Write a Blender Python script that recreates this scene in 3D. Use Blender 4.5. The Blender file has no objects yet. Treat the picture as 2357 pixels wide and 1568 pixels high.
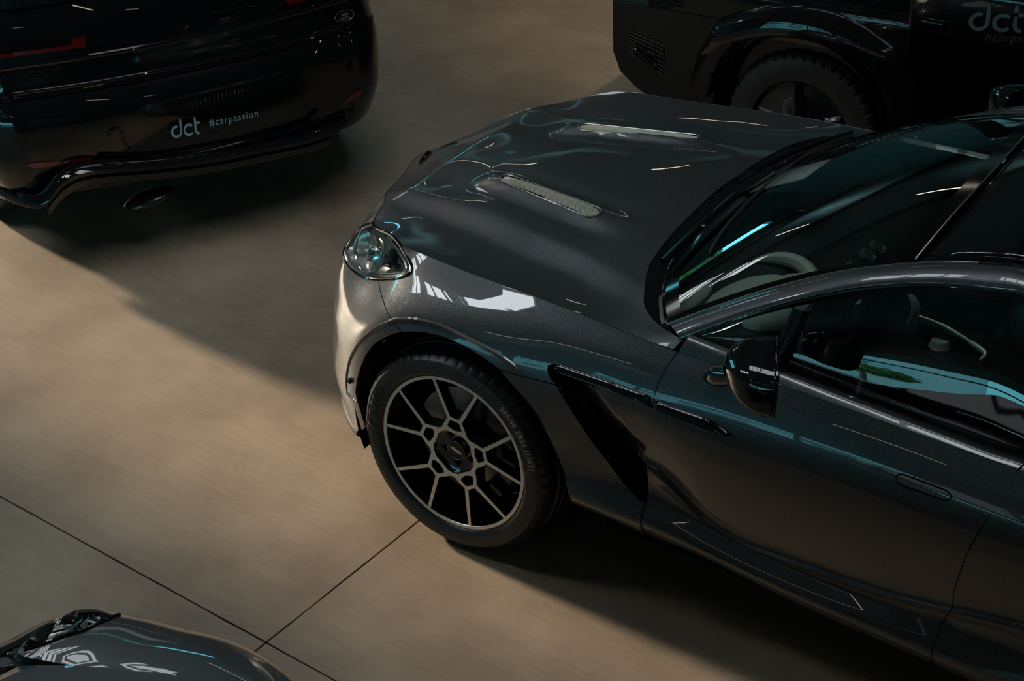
import bpy, math, random
import numpy as np
from mathutils import Vector, Matrix
from mathutils.bvhtree import BVHTree
from mathutils.geometry import delaunay_2d_cdt
random.seed(7); np.random.seed(7)
sc = bpy.context.scene
COL = sc.collection
R_ = math.radians

# ------------------------------------------------------------------ camera
CAM_P = np.array([2.6332279, -4.2509970, 3.3607571])
YAW, PITCH, ROLL, FPX = -0.6224431, 0.5437074, -0.0551564, 3499.755
W, H = 2357, 1568
def cam_axes():
    cy, sy = math.cos(YAW), math.sin(YAW); cp, sp = math.cos(PITCH), math.sin(PITCH); cr, sr = math.cos(ROLL), math.sin(ROLL)
    f = np.array([sy*cp, cy*cp, -sp]); r = np.array([cy, -sy, 0.0]); u = np.cross(r, f)
    return cr*r+sr*u, -sr*r+cr*u, f
CX, CY, CF = cam_axes()
cd = bpy.data.cameras.new('camera'); cd.sensor_fit = 'HORIZONTAL'; cd.sensor_width = 36.0; cd.lens = FPX/W*36.0
cd.clip_end = 300
cam = bpy.data.objects.new('camera', cd); COL.objects.link(cam)
m = Matrix.Identity(4)
for i in range(3):
    m[i][0], m[i][1], m[i][2], m[i][3] = CX[i], CY[i], -CF[i], CAM_P[i]
cam.matrix_world = m
sc.camera = cam

# ------------------------------------------------------------------ world, sun, exposure
w = bpy.data.worlds.new('world'); sc.world = w; w.use_nodes = True
nt = w.node_tree; nt.nodes.clear()
wo = nt.nodes.new('ShaderNodeOutputWorld'); bg = nt.nodes.new('ShaderNodeBackground')
geo = nt.nodes.new('ShaderNodeTexCoord'); sep = nt.nodes.new('ShaderNodeSeparateXYZ')
ramp = nt.nodes.new('ShaderNodeValToRGB')
nt.links.new(geo.outputs['Generated'], sep.inputs[0]); nt.links.new(sep.outputs['Z'], ramp.inputs[0])
ramp.color_ramp.elements[0].position = 0.0; ramp.color_ramp.elements[0].color = (0.10, 0.42, 0.48, 1)
ramp.color_ramp.elements[1].position = 0.7; ramp.color_ramp.elements[1].color = (0.02, 0.20, 0.30, 1)
nt.links.new(ramp.outputs[0], bg.inputs[0]); bg.inputs[1].default_value = 25.0
nt.links.new(bg.outputs[0], wo.inputs[0])

SKYLIGHT = 36.0; SPOT = 4800.; GATE_Y0, GATE_Y1 = -0.45, 2.0; BLDX, TREEX = -3.5, -7.0     # glow of the roof lights; extent of the sunny gate; corner of the outside building, tree
SUN_E = R_(22)
SUN_DIR = Vector((math.cos(SUN_E), -0.065*math.cos(SUN_E), -math.sin(SUN_E)))
sl = bpy.data.lights.new('sun', 'SUN'); sl.energy = 21.0; sl.angle = R_(3.6); sl.color = (1.0, 0.82, 0.61)
sun = bpy.data.objects.new('sun', sl); COL.objects.link(sun)
sun.rotation_euler = SUN_DIR.to_track_quat('-Z', 'Y').to_euler(); sun.location = (-10, 0, 8)
hb_ = bpy.data.lights.new('spot_lamp', 'SPOT'); hb_.energy = SPOT; hb_.color = (1.0, .78, .55); hb_.spot_size = R_(30); hb_.spot_blend = 1.0; hb_.shadow_soft_size = .12
hbo = bpy.data.objects.new('spot_lamp', hb_); COL.objects.link(hbo); hbo.location = (2.1, -1.6, 6.0); hbo.rotation_euler = Vector((-4.7, 6.9, -6.0)).to_track_quat('-Z', 'Y').to_euler()
vs = sc.view_settings; vs.view_transform = 'Standard'; vs.look = 'None'; vs.exposure = -1.42; vs.gamma = 1.0; vs.use_curve_mapping = False

# ------------------------------------------------------------------ pixel -> space
def pray(px, py):
    d = CX*((px-W/2)/FPX) + CY*((H/2-py)/FPX) + CF
    return CAM_P, d
def at(px, py, x=None, y=None, z=None):
    o, d = pray(px, py)
    i, v = (0, x) if x is not None else ((1, y) if y is not None else (2, z))
    return o + d*((v-o[i])/d[i])

# ------------------------------------------------------------------ materials
MATS = {}
def mat(name, color=(.5, .5, .5), rough=.5, metal=0., coat=0., coat_rough=.03, emit=None, estr=0., spec=.5, ior=1.5, noise=None, trans=0.):
    if name in MATS: return MATS[name]
    m = bpy.data.materials.new(name); m.use_nodes = True
    b = m.node_tree.nodes['Principled BSDF']
    b.inputs['Base Color'].default_value = (*color, 1)
    b.inputs['Roughness'].default_value = rough; b.inputs['Metallic'].default_value = metal
    b.inputs['Coat Weight'].default_value = coat; b.inputs['Coat Roughness'].default_value = coat_rough
    b.inputs['Specular IOR Level'].default_value = spec; b.inputs['IOR'].default_value = ior
    b.inputs['Transmission Weight'].default_value = trans
    if emit: b.inputs['Emission Color'].default_value = (*emit, 1); b.inputs['Emission Strength'].default_value = estr
    if noise:   # (scale, amount, bump): fine procedural variation of the colour and a little relief
        n = m.node_tree.nodes; l = m.node_tree.links
        tc = n.new('ShaderNodeTexCoord'); t = n.new('ShaderNodeTexNoise'); t.inputs['Scale'].default_value = noise[0]; t.inputs['Detail'].default_value = 4
        l.new(tc.outputs['Object'], t.inputs['Vector'])
        mr = n.new('ShaderNodeMapRange'); mr.inputs[3].default_value = 1-noise[1]; mr.inputs[4].default_value = 1+noise[1]
        l.new(t.outputs['Fac'], mr.inputs[0])
        mx = n.new('ShaderNodeMix'); mx.data_type = 'RGBA'; mx.blend_type = 'MULTIPLY'; mx.inputs[0].default_value = 1.
        mx.inputs[6].default_value = (*color, 1); l.new(mr.outputs[0], mx.inputs[7]); l.new(mx.outputs[2], b.inputs['Base Color'])
        if noise[2]:
            bp = n.new('ShaderNodeBump'); bp.inputs['Strength'].default_value = noise[2]; bp.inputs['Distance'].default_value = .002
            l.new(t.outputs['Fac'], bp.inputs['Height']); l.new(bp.outputs[0], b.inputs['Normal'])
    MATS[name] = m; return m

def paint(name, color, rough=.44, flake=.85, metal=.85):
    m = mat(name, color, rough, metal, coat=1.0, coat_rough=.015)
    n = m.node_tree.nodes; l = m.node_tree.links; b = n['Principled BSDF']
    tc = n.new('ShaderNodeTexCoord'); v = n.new('ShaderNodeTexVoronoi'); v.inputs['Scale'].default_value = 430
    l.new(tc.outputs['Object'], v.inputs['Vector'])
    hsv = n.new('ShaderNodeHueSaturation'); hsv.inputs['Saturation'].default_value = .32; hsv.inputs['Value'].default_value = 1.0
    l.new(v.outputs['Color'], hsv.inputs['Color'])
    mx = n.new('ShaderNodeMix'); mx.data_type = 'RGBA'; mx.blend_type = 'MIX'; mx.inputs[0].default_value = flake*.55
    mx.inputs[6].default_value = (*color, 1)
    sc_ = n.new('ShaderNodeMix'); sc_.data_type = 'RGBA'; sc_.blend_type = 'MULTIPLY'; sc_.inputs[0].default_value = 1.
    sc_.inputs[7].default_value = (*[c*2.0 for c in color], 1); l.new(hsv.outputs[0], sc_.inputs[6])
    l.new(sc_.outputs[2], mx.inputs[7]); l.new(mx.outputs[2], b.inputs['Base Color'])
    # each flake lies at its own small tilt
    nm = n.new('ShaderNodeNormalMap'); nm.inputs['Strength'].default_value = .0
    sb = n.new('ShaderNodeVectorMath'); sb.operation = 'SUBTRACT'; sb.inputs[1].default_value = (.5, .5, .5); l.new(v.outputs['Color'], sb.inputs[0])
    sx = n.new('ShaderNodeVectorMath'); sx.operation = 'SCALE'; sx.inputs['Scale'].default_value = .12*flake; l.new(sb.outputs[0], sx.inputs[0])
    g = n.new('ShaderNodeNewGeometry')
    ad = n.new('ShaderNodeVectorMath'); ad.operation = 'ADD'; l.new(g.outputs['Normal'], ad.inputs[0]); l.new(sx.outputs[0], ad.inputs[1])
    no = n.new('ShaderNodeVectorMath'); no.operation = 'NORMALIZE'; l.new(ad.outputs[0], no.inputs[0])
    l.new(no.outputs[0], b.inputs['Normal'])
    return m

def glass(name, tint=(.5, .6, .6), see=.55, rough=0.0, ior=1.5, gain=1.7):
    """thin car or window glass: tinted straight-through light plus a fresnel mirror"""
    m = bpy.data.materials.new(name); m.use_nodes = True; n = m.node_tree.nodes; l = m.node_tree.links; n.clear()
    o = n.new('ShaderNodeOutputMaterial'); t = n.new('ShaderNodeBsdfTransparent'); g = n.new('ShaderNodeBsdfGlossy'); f = n.new('ShaderNodeFresnel'); mx = n.new('ShaderNodeMixShader')
    t.inputs[0].default_value = (*[c*see for c in tint], 1); g.inputs['Roughness'].default_value = rough; f.inputs[0].default_value = ior
    sm = n.new('ShaderNodeMath'); sm.operation = 'MULTIPLY_ADD'; sm.inputs[1].default_value = gain; sm.inputs[2].default_value = 0.0; sm.use_clamp = True
    l.new(f.outputs[0], sm.inputs[0]); l.new(sm.outputs[0], mx.inputs[0]); l.new(t.outputs[0], mx.inputs[1]); l.new(g.outputs[0], mx.inputs[2]); l.new(mx.outputs[0], o.inputs[0])
    MATS[name] = m; return m

GREY = paint('grey metallic paint', (.058, .0605, .064))
BLACKP = mat('black gloss paint', (.004, .004, .0045), .25, 0, coat=1.0, coat_rough=.01, spec=.05)
PIANO = mat('gloss black trim', (.005, .005, .006), .12, 0, coat=1.0, coat_rough=.01, spec=.05)
RUBBER = mat('tyre rubber', (.020, .019, .018), .40, 0, noise=(60, .25, .1), spec=.5)
MATTE = mat('black plastic', (.006, .006, .0065), .55)
VOID = mat('dark cavity', (.002, .002, .002), .9, spec=.1)
SILVER = mat('machined alloy', (.78, .78, .79), .34, 1.0, noise=(400, .1, 0))
CHROME = mat('chrome', (.75, .75, .76), .06, 1.0)
SATIN = mat('satin metal', (.35, .34, .32), .35, 1.0)
ALLOYB = mat('black alloy', (.006, .006, .007), .12, .2, coat=1.0, coat_rough=.02)
STEEL = mat('brake disc iron', (.30, .28, .26), .35, 1.0, noise=(160, .2, .1))

# ------------------------------------------------------------------ meshes
def mk(name, V, F, material, parent=None, smooth=True, normals=None, sharp=None):
    me = bpy.data.meshes.new(name); me.from_pydata([tuple(v) for v in V], [], [tuple(f) for f in F]); me.update()
    if material is not None: me.materials.append(material)
    if smooth: me.polygons.foreach_set('use_smooth', [True]*len(me.polygons))
    if normals is not None: me.normals_split_custom_set([tuple(x) for x in normals])
    elif sharp is not None:
        me.set_sharp_from_angle(angle=R_(sharp))
    o = bpy.data.objects.new(name, me); COL.objects.link(o)
    if parent is not None: o.parent = parent
    return o
def thing(name, label, cat, loc=(0, 0, 0), rotz=0, group=None):
    o = bpy.data.objects.new(name, None); COL.objects.link(o); o.location = loc; o.rotation_euler = (0, 0, rotz)
    o['label'] = label; o['category'] = cat
    if group: o['group'] = group
    o.empty_display_size = .2
    return o
def tag(o, label, cat=None, group=None):
    o['label'] = label
    if cat: o['category'] = cat
    if group: o['group'] = group
    return o
def struct(o): o['kind'] = 'structure'; return o

class G:
    """collects simple shapes into one mesh"""
    def __init__(s): s.V = []; s.F = []
    def add(s, V, F):
        k = len(s.V); s.V += [tuple(v) for v in V]; s.F += [tuple(i+k for i in f) for f in F]; return s
    def box(s, lo, hi, M=None, ch=0.):
        x0, y0, z0 = lo; x1, y1, z1 = hi
        V = [(x0, y0, z0), (x1, y0, z0), (x1, y1, z0), (x0, y1, z0), (x0, y0, z1), (x1, y0, z1), (x1, y1, z1), (x0, y1, z1)]
        F = [(0, 3, 2, 1), (4, 5, 6, 7), (0, 1, 5, 4), (1, 2, 6, 5), (2, 3, 7, 6), (3, 0, 4, 7)]
        if ch:
            import bmesh
            bm = bmesh.new(); vv = [bm.verts.new(v) for v in V]; [bm.faces.new([vv[i] for i in f]) for f in F]
            bmesh.ops.bevel(bm, geom=bm.edges[:], offset=ch, segments=2, profile=.6, affect='EDGES')
            bm.verts.index_update(); V = [tuple(v.co) for v in bm.verts]; F = [tuple(v.index for v in f.verts) for f in bm.faces]; bm.free()
        if M is not None: V = [tuple(M @ Vector(v)) for v in V]
        return s.add(V, F)
    def tube(s, pts, r, n=8, cap=True, closed=False):
        pts = [Vector(p) for p in pts]; m = len(pts); rr = r if hasattr(r, '__len__') else [r]*m
        t0 = (pts[1]-pts[0]).normalized(); up = Vector((0, 0, 1)) if abs(t0.z) < .9 else Vector((1, 0, 0))
        nrm = t0.cross(up).normalized(); V = []; F = []
        for i, p in enumerate(pts):
            if closed: t = (pts[(i+1) % m]-pts[i-1]).normalized()
            else: t = (pts[min(i+1, m-1)]-pts[max(i-1, 0)]).normalized()
            nrm = (nrm - t*nrm.dot(t)).normalized(); b = t.cross(nrm)
            for k in range(n):
                a = 2*math.pi*k/n; V.append(p + (nrm*math.cos(a)+b*math.sin(a))*rr[i])
        for i in range(m if closed else m-1):
            j = (i+1) % m
            for k in range(n): F.append((i*n+k, i*n+(k+1) % n, j*n+(k+1) % n, j*n+k))
        if cap and not closed: F.append(tuple(range(n-1, -1, -1))); F.append(tuple((m-1)*n+k for k in range(n)))
        return s.add(V, F)
    def lathe(s, prof, n=48, axis='y', M=None, close=False, a0=0, a1=2*math.pi):
        V = []; F = []; m = len(prof); full = abs(a1-a0-2*math.pi) < 1e-6; na = n if full else n+1
        for i in range(na):
            a = a0+(a1-a0)*i/n
            for r, h in prof:
                v = (r*math.cos(a), h, r*math.sin(a)) if axis == 'y' else (r*math.cos(a), r*math.sin(a), h)
                V.append(tuple(M @ Vector(v)) if M is not None else v)
        for i in range(n):
            j = (i+1) % na
            for k in range(m-1 if not close else m): F.append((i*m+k, j*m+k, j*m+(k+1) % m, i*m+(k+1) % m))
        return s.add(V, F)
    def obj(s, name, material, parent=None, smooth=True, sharp=40):
        return mk(name, s.V, s.F, material, parent, smooth, None, sharp if smooth else None)

def spl(X, Y, xq):
    """natural cubic spline, Y (n, ...)"""
    X = np.asarray(X, float); Y = np.asarray(Y, float); sh = Y.shape[1:]; Y2 = Y.reshape(len(X), -1); n = len(X); h = np.diff(X)
    A = np.zeros((n, n)); B = np.zeros_like(Y2); A[0, 0] = A[-1, -1] = 1
    for i in range(1, n-1):
        A[i, i-1] = h[i-1]; A[i, i] = 2*(h[i-1]+h[i]); A[i, i+1] = h[i]
        B[i] = 6*((Y2[i+1]-Y2[i])/h[i]-(Y2[i]-Y2[i-1])/h[i-1])
    Mm = np.linalg.solve(A, B); xq = np.atleast_1d(np.asarray(xq, float)); k = np.clip(np.searchsorted(X, xq)-1, 0, n-2); hk = h[k][:, None]
    xc = np.clip(xq, X[0], X[-1]); a = (X[k+1]-xc)[:, None]; b = (xc-X[k])[:, None]
    v = (Mm[k]*a**3+Mm[k+1]*b**3)/(6*hk)+(Y2[k]/hk-Mm[k]*hk/6)*a+(Y2[k+1]/hk-Mm[k+1]*hk/6)*b
    return v.reshape((len(xq),)+sh)
def curve3(pts, n, closed=False):
    P = np.asarray(pts, float); s = np.r_[0, np.cumsum(np.linalg.norm(np.diff(P, axis=0), axis=1)**.5)]
    return spl(s, P, np.linspace(0, s[-1], n))
def poly_dense(P, h, smooth=False, closed=True):
    P = [np.asarray(p, float) for p in P]; out = []; n = len(P)
    for i in range(n if closed else n-1):
        a, b = P[i], P[(i+1) % n]; k = max(1, int(math.ceil(np.linalg.norm(b-a)/h)))
        out += [a+(b-a)*j/k for j in range(k)]
    if not closed: out.append(P[-1])
    return np.array(out)
def inside(poly, pts):
    x, y = pts[:, 0], pts[:, 1]; c = np.zeros(len(pts), bool); n = len(poly); j = n-1
    for i in range(n):
        xi, yi = poly[i]; xj, yj = poly[j]
        with np.errstate(divide='ignore', invalid='ignore'):
            t = ((yi > y) != (yj > y)) & (x < (xj-xi)*(y-yi)/(yj-yi+1e-30)+xi)
        c ^= t; j = i
    return c
def seg_dist(poly, pts):
    d = np.full(len(pts), 1e9); n = len(poly)
    for i in range(n):
        a = poly[i]; b = poly[(i+1) % n]; ab = b-a; t = np.clip(((pts-a)@ab)/(ab@ab+1e-30), 0, 1)
        d = np.minimum(d, np.linalg.norm(pts-a-t[:, None]*ab, axis=1))
    return d
def inset_poly(P, g):
    P = np.asarray(P); n = len(P); A = .5*sum(P[i][0]*P[(i+1) % n][1]-P[(i+1) % n][0]*P[i][1] for i in range(n)); s = 1 if A > 0 else -1
    out = []
    for i in range(n):
        a = P[i]-P[i-1]; b = P[(i+1) % n]-P[i]
        na = np.array([-a[1], a[0]])/(np.linalg.norm(a)+1e-12)*s; nb = np.array([-b[1], b[0]])/(np.linalg.norm(b)+1e-12)*s
        v = na+nb; L = v@v
        out.append(P[i]+v*(2*g/max(L, .6)) if L > 1e-9 else P[i])
    return np.array(out)

class Surf:
    """smooth surface through a grid of points: cubic spline along u, Catmull-Rom along rows"""
    def __init__(s, P, u, ts, flip=1):
        s.P = np.asarray(P, float); s.u = np.asarray(u, float); s.nr = s.P.shape[1]; s.ts = ts; s.flip = flip
    def eval(s, uv):
        uv = np.asarray(uv, float); rows = spl(s.u, s.P, uv[:, 0])             # n, nr, 3
        t = uv[:, 1]/s.ts; k = np.clip(np.floor(t).astype(int), 0, s.nr-2); f = t-k; n = np.arange(len(uv))
        p1 = rows[n, k]; p2 = rows[n, k+1]
        p0 = np.where((k > 0)[:, None], rows[n, np.maximum(k-1, 0)], 2*p1-p2); p3 = np.where((k < s.nr-2)[:, None], rows[n, np.minimum(k+2, s.nr-1)], 2*p2-p1)
        f = f[:, None]; fc = np.clip(f, 0, 1)
        v = .5*((2*p1)+(-p0+p2)*fc+(2*p0-5*p1+4*p2-p3)*fc**2+(-p0+3*p1-3*p2+p3)*fc**3)
        ext = np.where(f > 1, (f-1)*(p2-p1), np.where(f < 0, f*(p2-p1), 0))
        return v+ext
    def normal(s, uv, e=2e-3):
        uv = np.asarray(uv, float)
        a = s.eval(uv+[e, 0])-s.eval(uv-[e, 0]); b = s.eval(uv+[0, e])-s.eval(uv-[0, e])
        n = np.cross(a, b)*s.flip; return n/(np.linalg.norm(n, axis=1, keepdims=True)+1e-12)
    def index(s, u0, u1, v0, v1, nu=160, nv=90):
        U, V = np.meshgrid(np.linspace(u0, u1, nu), np.linspace(v0, v1, nv), indexing='ij'); s.uv = np.stack([U.ravel(), V.ravel()], 1)
        P = s.eval(s.uv); T = []
        for i in range(nu-1):
            for j in range(nv-1):
                a = i*nv+j; T += [(a, a+nv, a+nv+1), (a, a+nv+1, a+1)]
        s.T = T; s.PP = P; s.bvh = BVHTree.FromPolygons([tuple(p) for p in P], T)
    def pick(s, px, py):
        o, d = pray(px, py); loc, n, i, dist = s.bvh.ray_cast(Vector(o), Vector(d).normalized())
        if loc is None:
            # nearest grid point to the ray
            dd = d/np.linalg.norm(d); q = s.PP-o; q = q-np.outer(q@dd, dd); return s.uv[np.argmin(np.linalg.norm(q, axis=1))]
        a, b, c = s.T[i]; A, B, C = s.PP[a], s.PP[b], s.PP[c]; p = np.array(loc)
        v0, v1, v2 = B-A, C-A, p-A; d00 = v0@v0; d01 = v0@v1; d11 = v1@v1; d20 = v2@v0; d21 = v2@v1; de = d00*d11-d01*d01
        v = (d11*d20-d01*d21)/de; w_ = (d00*d21-d01*d20)/de
        return s.uv[a]*(1-v-w_)+s.uv[b]*v+s.uv[c]*w_
    def pts(s, pix): return np.array([s.pick(*p) for p in pix])

class Height(Surf):
    """thin-plate surface z(x, y) through scattered points"""
    def __init__(s, pts, flip=1, lam=1e-5):
        p = np.asarray(pts, float); s.c = p[:, :2]; n = len(p); s.flip = flip
        K = s.k(s.c, s.c)+lam*np.eye(n); Q = np.c_[np.ones(n), s.c]
        A = np.block([[K, Q], [Q.T, np.zeros((3, 3))]]); sol = np.linalg.solve(A, np.r_[p[:, 2], 0, 0, 0]); s.w, s.a = sol[:n], sol[n:]
    def k(s, a, b):
        r2 = ((a[:, None]-b[None])**2).sum(-1); return np.where(r2 > 1e-14, r2*np.log(np.maximum(r2, 1e-14))*.5, 0)
    def eval(s, uv):
        uv = np.asarray(uv, float); z = s.k(uv, s.c)@s.w+s.a[0]+uv@s.a[1:]
        return np.c_[uv, z]

def panel(name, poly, surf, material, parent, h=.03, gap=.0015, depth=.012, holes=(), off=0., solid=False, bend=.004, dens=None):
    """cut a sheet out of a smooth surface: exact outline, exact surface normals, edges folded inward"""
    dh = dens or h*.6
    B = poly_dense(poly, dh)
    if gap: B = inset_poly(B, gap)
    HS = [inset_poly(poly_dense(q, dh), -gap) if gap else poly_dense(q, dh) for q in holes]
    lo, hi = B.min(0), B.max(0)
    gx, gy = np.meshgrid(np.arange(lo[0]+h/2, hi[0], h), np.arange(lo[1]+h/2, hi[1], h), indexing='ij'); gx = gx+(np.arange(gx.shape[1]) % 2)*h*.5
    I = np.stack([gx.ravel(), gy.ravel()], 1); ok = inside(B, I)
    if ok.any():
        ok[ok] &= seg_dist(B, I[ok]) > h*.4
        for q in HS:
            if ok.any(): ok[ok] &= ~inside(q, I[ok]) & (seg_dist(q, I[ok]) > h*.4)
    I = I[ok]
    V2 = [Vector(p) for p in B]; E = [(i, (i+1) % len(B)) for i in range(len(B))]
    for q in HS:
        k = len(V2); V2 += [Vector(p) for p in q]; E += [(k+i, k+(i+1) % len(q)) for i in range(len(q))]
    V2 += [Vector(p) for p in I]
    vv, ee, ff, *_ = delaunay_2d_cdt(V2, E, [], 0, 1e-7)
    X = np.array([tuple(v) for v in vv]); T = np.array([f for f in ff if len(f) == 3])
    cen = X[T].mean(1); keep = inside(B, cen)
    for q in HS: keep &= ~inside(q, cen)
    T = T[keep]; used = np.unique(T); rm = -np.ones(len(X), int); rm[used] = np.arange(len(used)); X = X[used]; T = rm[T]
    P = surf.eval(X); N = surf.normal(X); P = P+N*off
    # orient
    fn = np.cross(P[T[:, 1]]-P[T[:, 0]], P[T[:, 2]]-P[T[:, 0]]); bad = (fn*N[T[:, 0]]).sum(1) < 0; T[bad] = T[bad][:, ::-1]
    cnt = {}
    for t in T:
        for a, b in ((t[0], t[1]), (t[1], t[2]), (t[2], t[0])): cnt[(a, b)] = 1
    be = [(a, b) for (a, b) in cnt if (b, a) not in cnt]
    V = list(P); F = [tuple(t) for t in T]; LN = [N[i] for t in T for i in t]
    if depth:
        bv = {}
        for a, b in be:
            for q in (a, b):
                if q not in bv: bv[q] = (len(V), len(V)+1); V += [P[q], P[q]-N[q]*depth]
        for a, b in be:
            F.append((bv[b][0], bv[a][0], bv[a][1], bv[b][1])); t = P[b]-P[a]; fn_ = np.cross(t, N[a]); fn_ = fn_/(np.linalg.norm(fn_)+1e-12)
            LN += [fn_, fn_, fn_, fn_]
    LN = np.array(LN); LN /= np.linalg.norm(LN, axis=1, keepdims=True)+1e-12
    return mk(name, V, F, material, parent, True, LN)
def mirror_y(o, name=None, parent=None):
    """the other side of the car: mirrored copy of a mesh about y = 0"""
    me = o.data; V = [(v.co.x, -v.co.y, v.co.z) for v in me.vertices]; F = [tuple(reversed(p.vertices)) for p in me.polygons]
    q = mk(name or o.name.split('.')[0], V, F, me.materials[0] if me.materials else None, parent or o.parent, True, None, 35)
    return q
def grid_obj(name, P, material, parent=None, flip=False, smooth=True, sharp=None):
    P = np.asarray(P); a, b = P.shape[:2]; V = P.reshape(-1, 3); F = []
    for i in range(a-1):
        for j in range(b-1):
            f = (i*b+j, (i+1)*b+j, (i+1)*b+j+1, i*b+j+1); F.append(f[::-1] if flip else f)
    return mk(name, V, F, material, parent, smooth, None, sharp)
def text_mesh(body, size=1.0, spacing=1.0, bold=0., res=3):
    cu = bpy.data.curves.new('t', 'FONT'); cu.body = body; cu.size = size; cu.space_character = spacing; cu.offset = bold; cu.resolution_u = res
    o = bpy.data.objects.new('t', cu); COL.objects.link(o); dg = bpy.context.evaluated_depsgraph_get(); dg.update()
    me = o.evaluated_get(dg).to_mesh(); V = np.array([tuple(v.co) for v in me.vertices]).reshape(-1, 3); F = [tuple(p.vertices) for p in me.polygons]
    o.evaluated_get(dg).to_mesh_clear(); bpy.data.objects.remove(o); bpy.data.curves.remove(cu)
    return V, F
def stroke(pts, w, n=10):
    """flat rounded stroke in the plane, for logo letters"""
    P = np.asarray(pts, float); V = []; F = []
    T = np.gradient(P, axis=0); T /= np.linalg.norm(T, axis=1, keepdims=True)+1e-12; N = np.c_[-T[:, 1], T[:, 0]]
    for p, q in zip(P, N): V += [(*(p+q*w/2), 0), (*(p-q*w/2), 0)]
    for i in range(len(P)-1): F.append((2*i, 2*i+1, 2*i+3, 2*i+2))
    for p, t, s in ((P[0], -T[0], -1), (P[-1], T[-1], 1)):
        k = len(V); a0 = math.atan2(t[1], t[0])-math.pi/2
        V += [(p[0]+w/2*math.cos(a0+math.pi*i/n), p[1]+w/2*math.sin(a0+math.pi*i/n), 0) for i in range(n+1)]; F.append(tuple(range(k, k+n+1)))
    return np.array(V), F
# ================================================================== the grey sports SUV
car = thing('car', 'dark grey metallic sports SUV with two bonnet vents, in the middle', 'car')
def st(C, T, zs, ws):
    C, T = np.array(C), np.array(T); return [[*(C+(T-C)*w_), z] for z, w_ in zip(zs, ws)]
ZN = [.20, .25, .30, .36, .42, .50, .58, .66, .74, .81, .87]; WN = [.3, .1, 0, 0, 0, 0, 0, .05, .15, .35, .65, 1]
ZA = [.34, .40, .46, .53, .60, .66, .72, .77, .825, .885, .945]
WD = [.34, .07, 0, .50, .33, .48, .30, .13, .02, .12, .46, 1]
STN = [((-.875, .2), (-.737, .2), ZN+[.945], WN), ((-.885, 0), (-.81, 0), ZN+[.93], WN), ((-.875, -.2), (-.737, -.2), ZN+[.945], WN),
  ((-.84, -.4), (-.655, -.4), ZN[:9]+[.82, .905, .974], WN), ((-.78, -.58), (-.585, -.51), ZN[:9]+[.83, .915, .987], [.3, .1, 0, -.03, -.02, 0, .0, .05, .15, .35, .65, 1]),
  ((-.69, -.73), (-.553, -.605), [.18, .24, .33, .42, .50, .57, .64, .70, .77, .85, .92, .972], [.3, .1, 0, -.08, -.05, 0, .04, .12, .2, .38, .65, 1]),
  ((-.56, -.86), (-.44, -.69), [.18, .24, .33, .42, .50, .57, .64, .70, .77, .84, .92, .997], [.2, .05, 0, -.06, -.04, 0, .06, .18, .36, .6, .82, 1]),
  ((-.42, -.94), (-.325, -.752), [.20, .27, .34, .42, .50, .58, .65, .72, .79, .86, .93, 1.010], [.1, .02, 0, -.03, -.02, 0, .04, .12, .32, .58, .82, 1]),
  ((-.25, -.975), (-.235, -.772), [.34, .40, .46, .53, .60, .66, .72, .77, .83, .89, .95, 1.010], [.1, .05, .02, 0, 0, 0, 0, .03, .12, .36, .68, 1]),
  ((0, -.985), (0, -.80), ZA+[1.007], [.1, .05, .02, 0, 0, 0, 0, 0, .04, .18, .48, 1]),
  ((.25, -.985), (.25, -.829), ZA+[1.010], [.1, .05, .02, 0, 0, 0, 0, .02, .05, .2, .5, 1]),
  ((.47, -.982), (.47, -.853), [.355, .385, .42, .49, .56, .62, .68, .74, .81, .875, .94, 1.007], [.2, .05, 0, .1, .12, .08, .05, .03, .06, .2, .48, 1]),
  ((.75, -.978), (.76, -.877), [.335, .37, .41, .49, .585, .61, .66, .73, .80, .865, .935, .996], [.25, .04, 0, .42, .30, .42, .30, .14, .03, .12, .46, 1]),
  ((.92, -.978), (.93, -.883), [.32, .352, .39, .445, .468, .487, .57, .67, .77, .855, .93, .992], WD),
  ((1.2, -.978), (1.2, -.887), [.282, .315, .355, .40, .418, .438, .52, .62, .73, .84, .92, .985], WD),
  ((1.55, -.978), (1.55, -.89), [.25, .285, .325, .395, .425, .445, .52, .62, .72, .82, .90, .967], WD),
  ((1.85, -.98), (1.85, -.89), [.225, .26, .30, .42, .465, .49, .56, .64, .72, .81, .885, .948], WD),
  ((2.4, -.985), (2.4, -.895), [.22, .26, .30, .42, .48, .51, .58, .66, .72, .80, .875, .94], WD),
  ((3.05, -.99), (3.05, -.86), [.24, .28, .32, .42, .48, .53, .60, .67, .75, .83, .89, .95], [.2, .05, 0, .1, .1, .1, .05, .03, .05, .15, .4, 1]),
  ((3.7, -.95), (3.65, -.80), [.26, .30, .34, .42, .48, .53, .60, .67, .75, .83, .89, .95], [.2, .05, 0, .05, .05, .05, .05, .03, .05, .15, .4, 1]),
  ((4.05, -.72), (3.95, -.62), [.30, .34, .38, .44, .50, .55, .62, .69, .76, .83, .89, .95], [.2, .05, 0, .05, .05, .05, .05, .03, .05, .15, .4, 1]),
  ((4.15, 0), (4.05, 0), [.30, .34, .38, .44, .50, .55, .62, .69, .76, .83, .89, .95], [.2, .05, 0, .05, .05, .05, .05, .03, .05, .15, .4, 1])]
Cs = np.array([s[0] for s in STN]); uu = np.r_[0, np.cumsum(np.linalg.norm(np.diff(Cs, axis=0), axis=1))]; uu -= uu[9]
TS = .066
SIDE = Surf([st(*s) for s in STN], uu, TS, flip=1)
if (SIDE.normal([[.5, .3]])[0][1]) > 0: SIDE.flip = -1
SIDE.index(uu[1], 2.6, -.02, 11*TS+.012, 260, 100)
UC = uu[1]                      # the nose centre line
def top(u): return (u, 11*TS)

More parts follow.
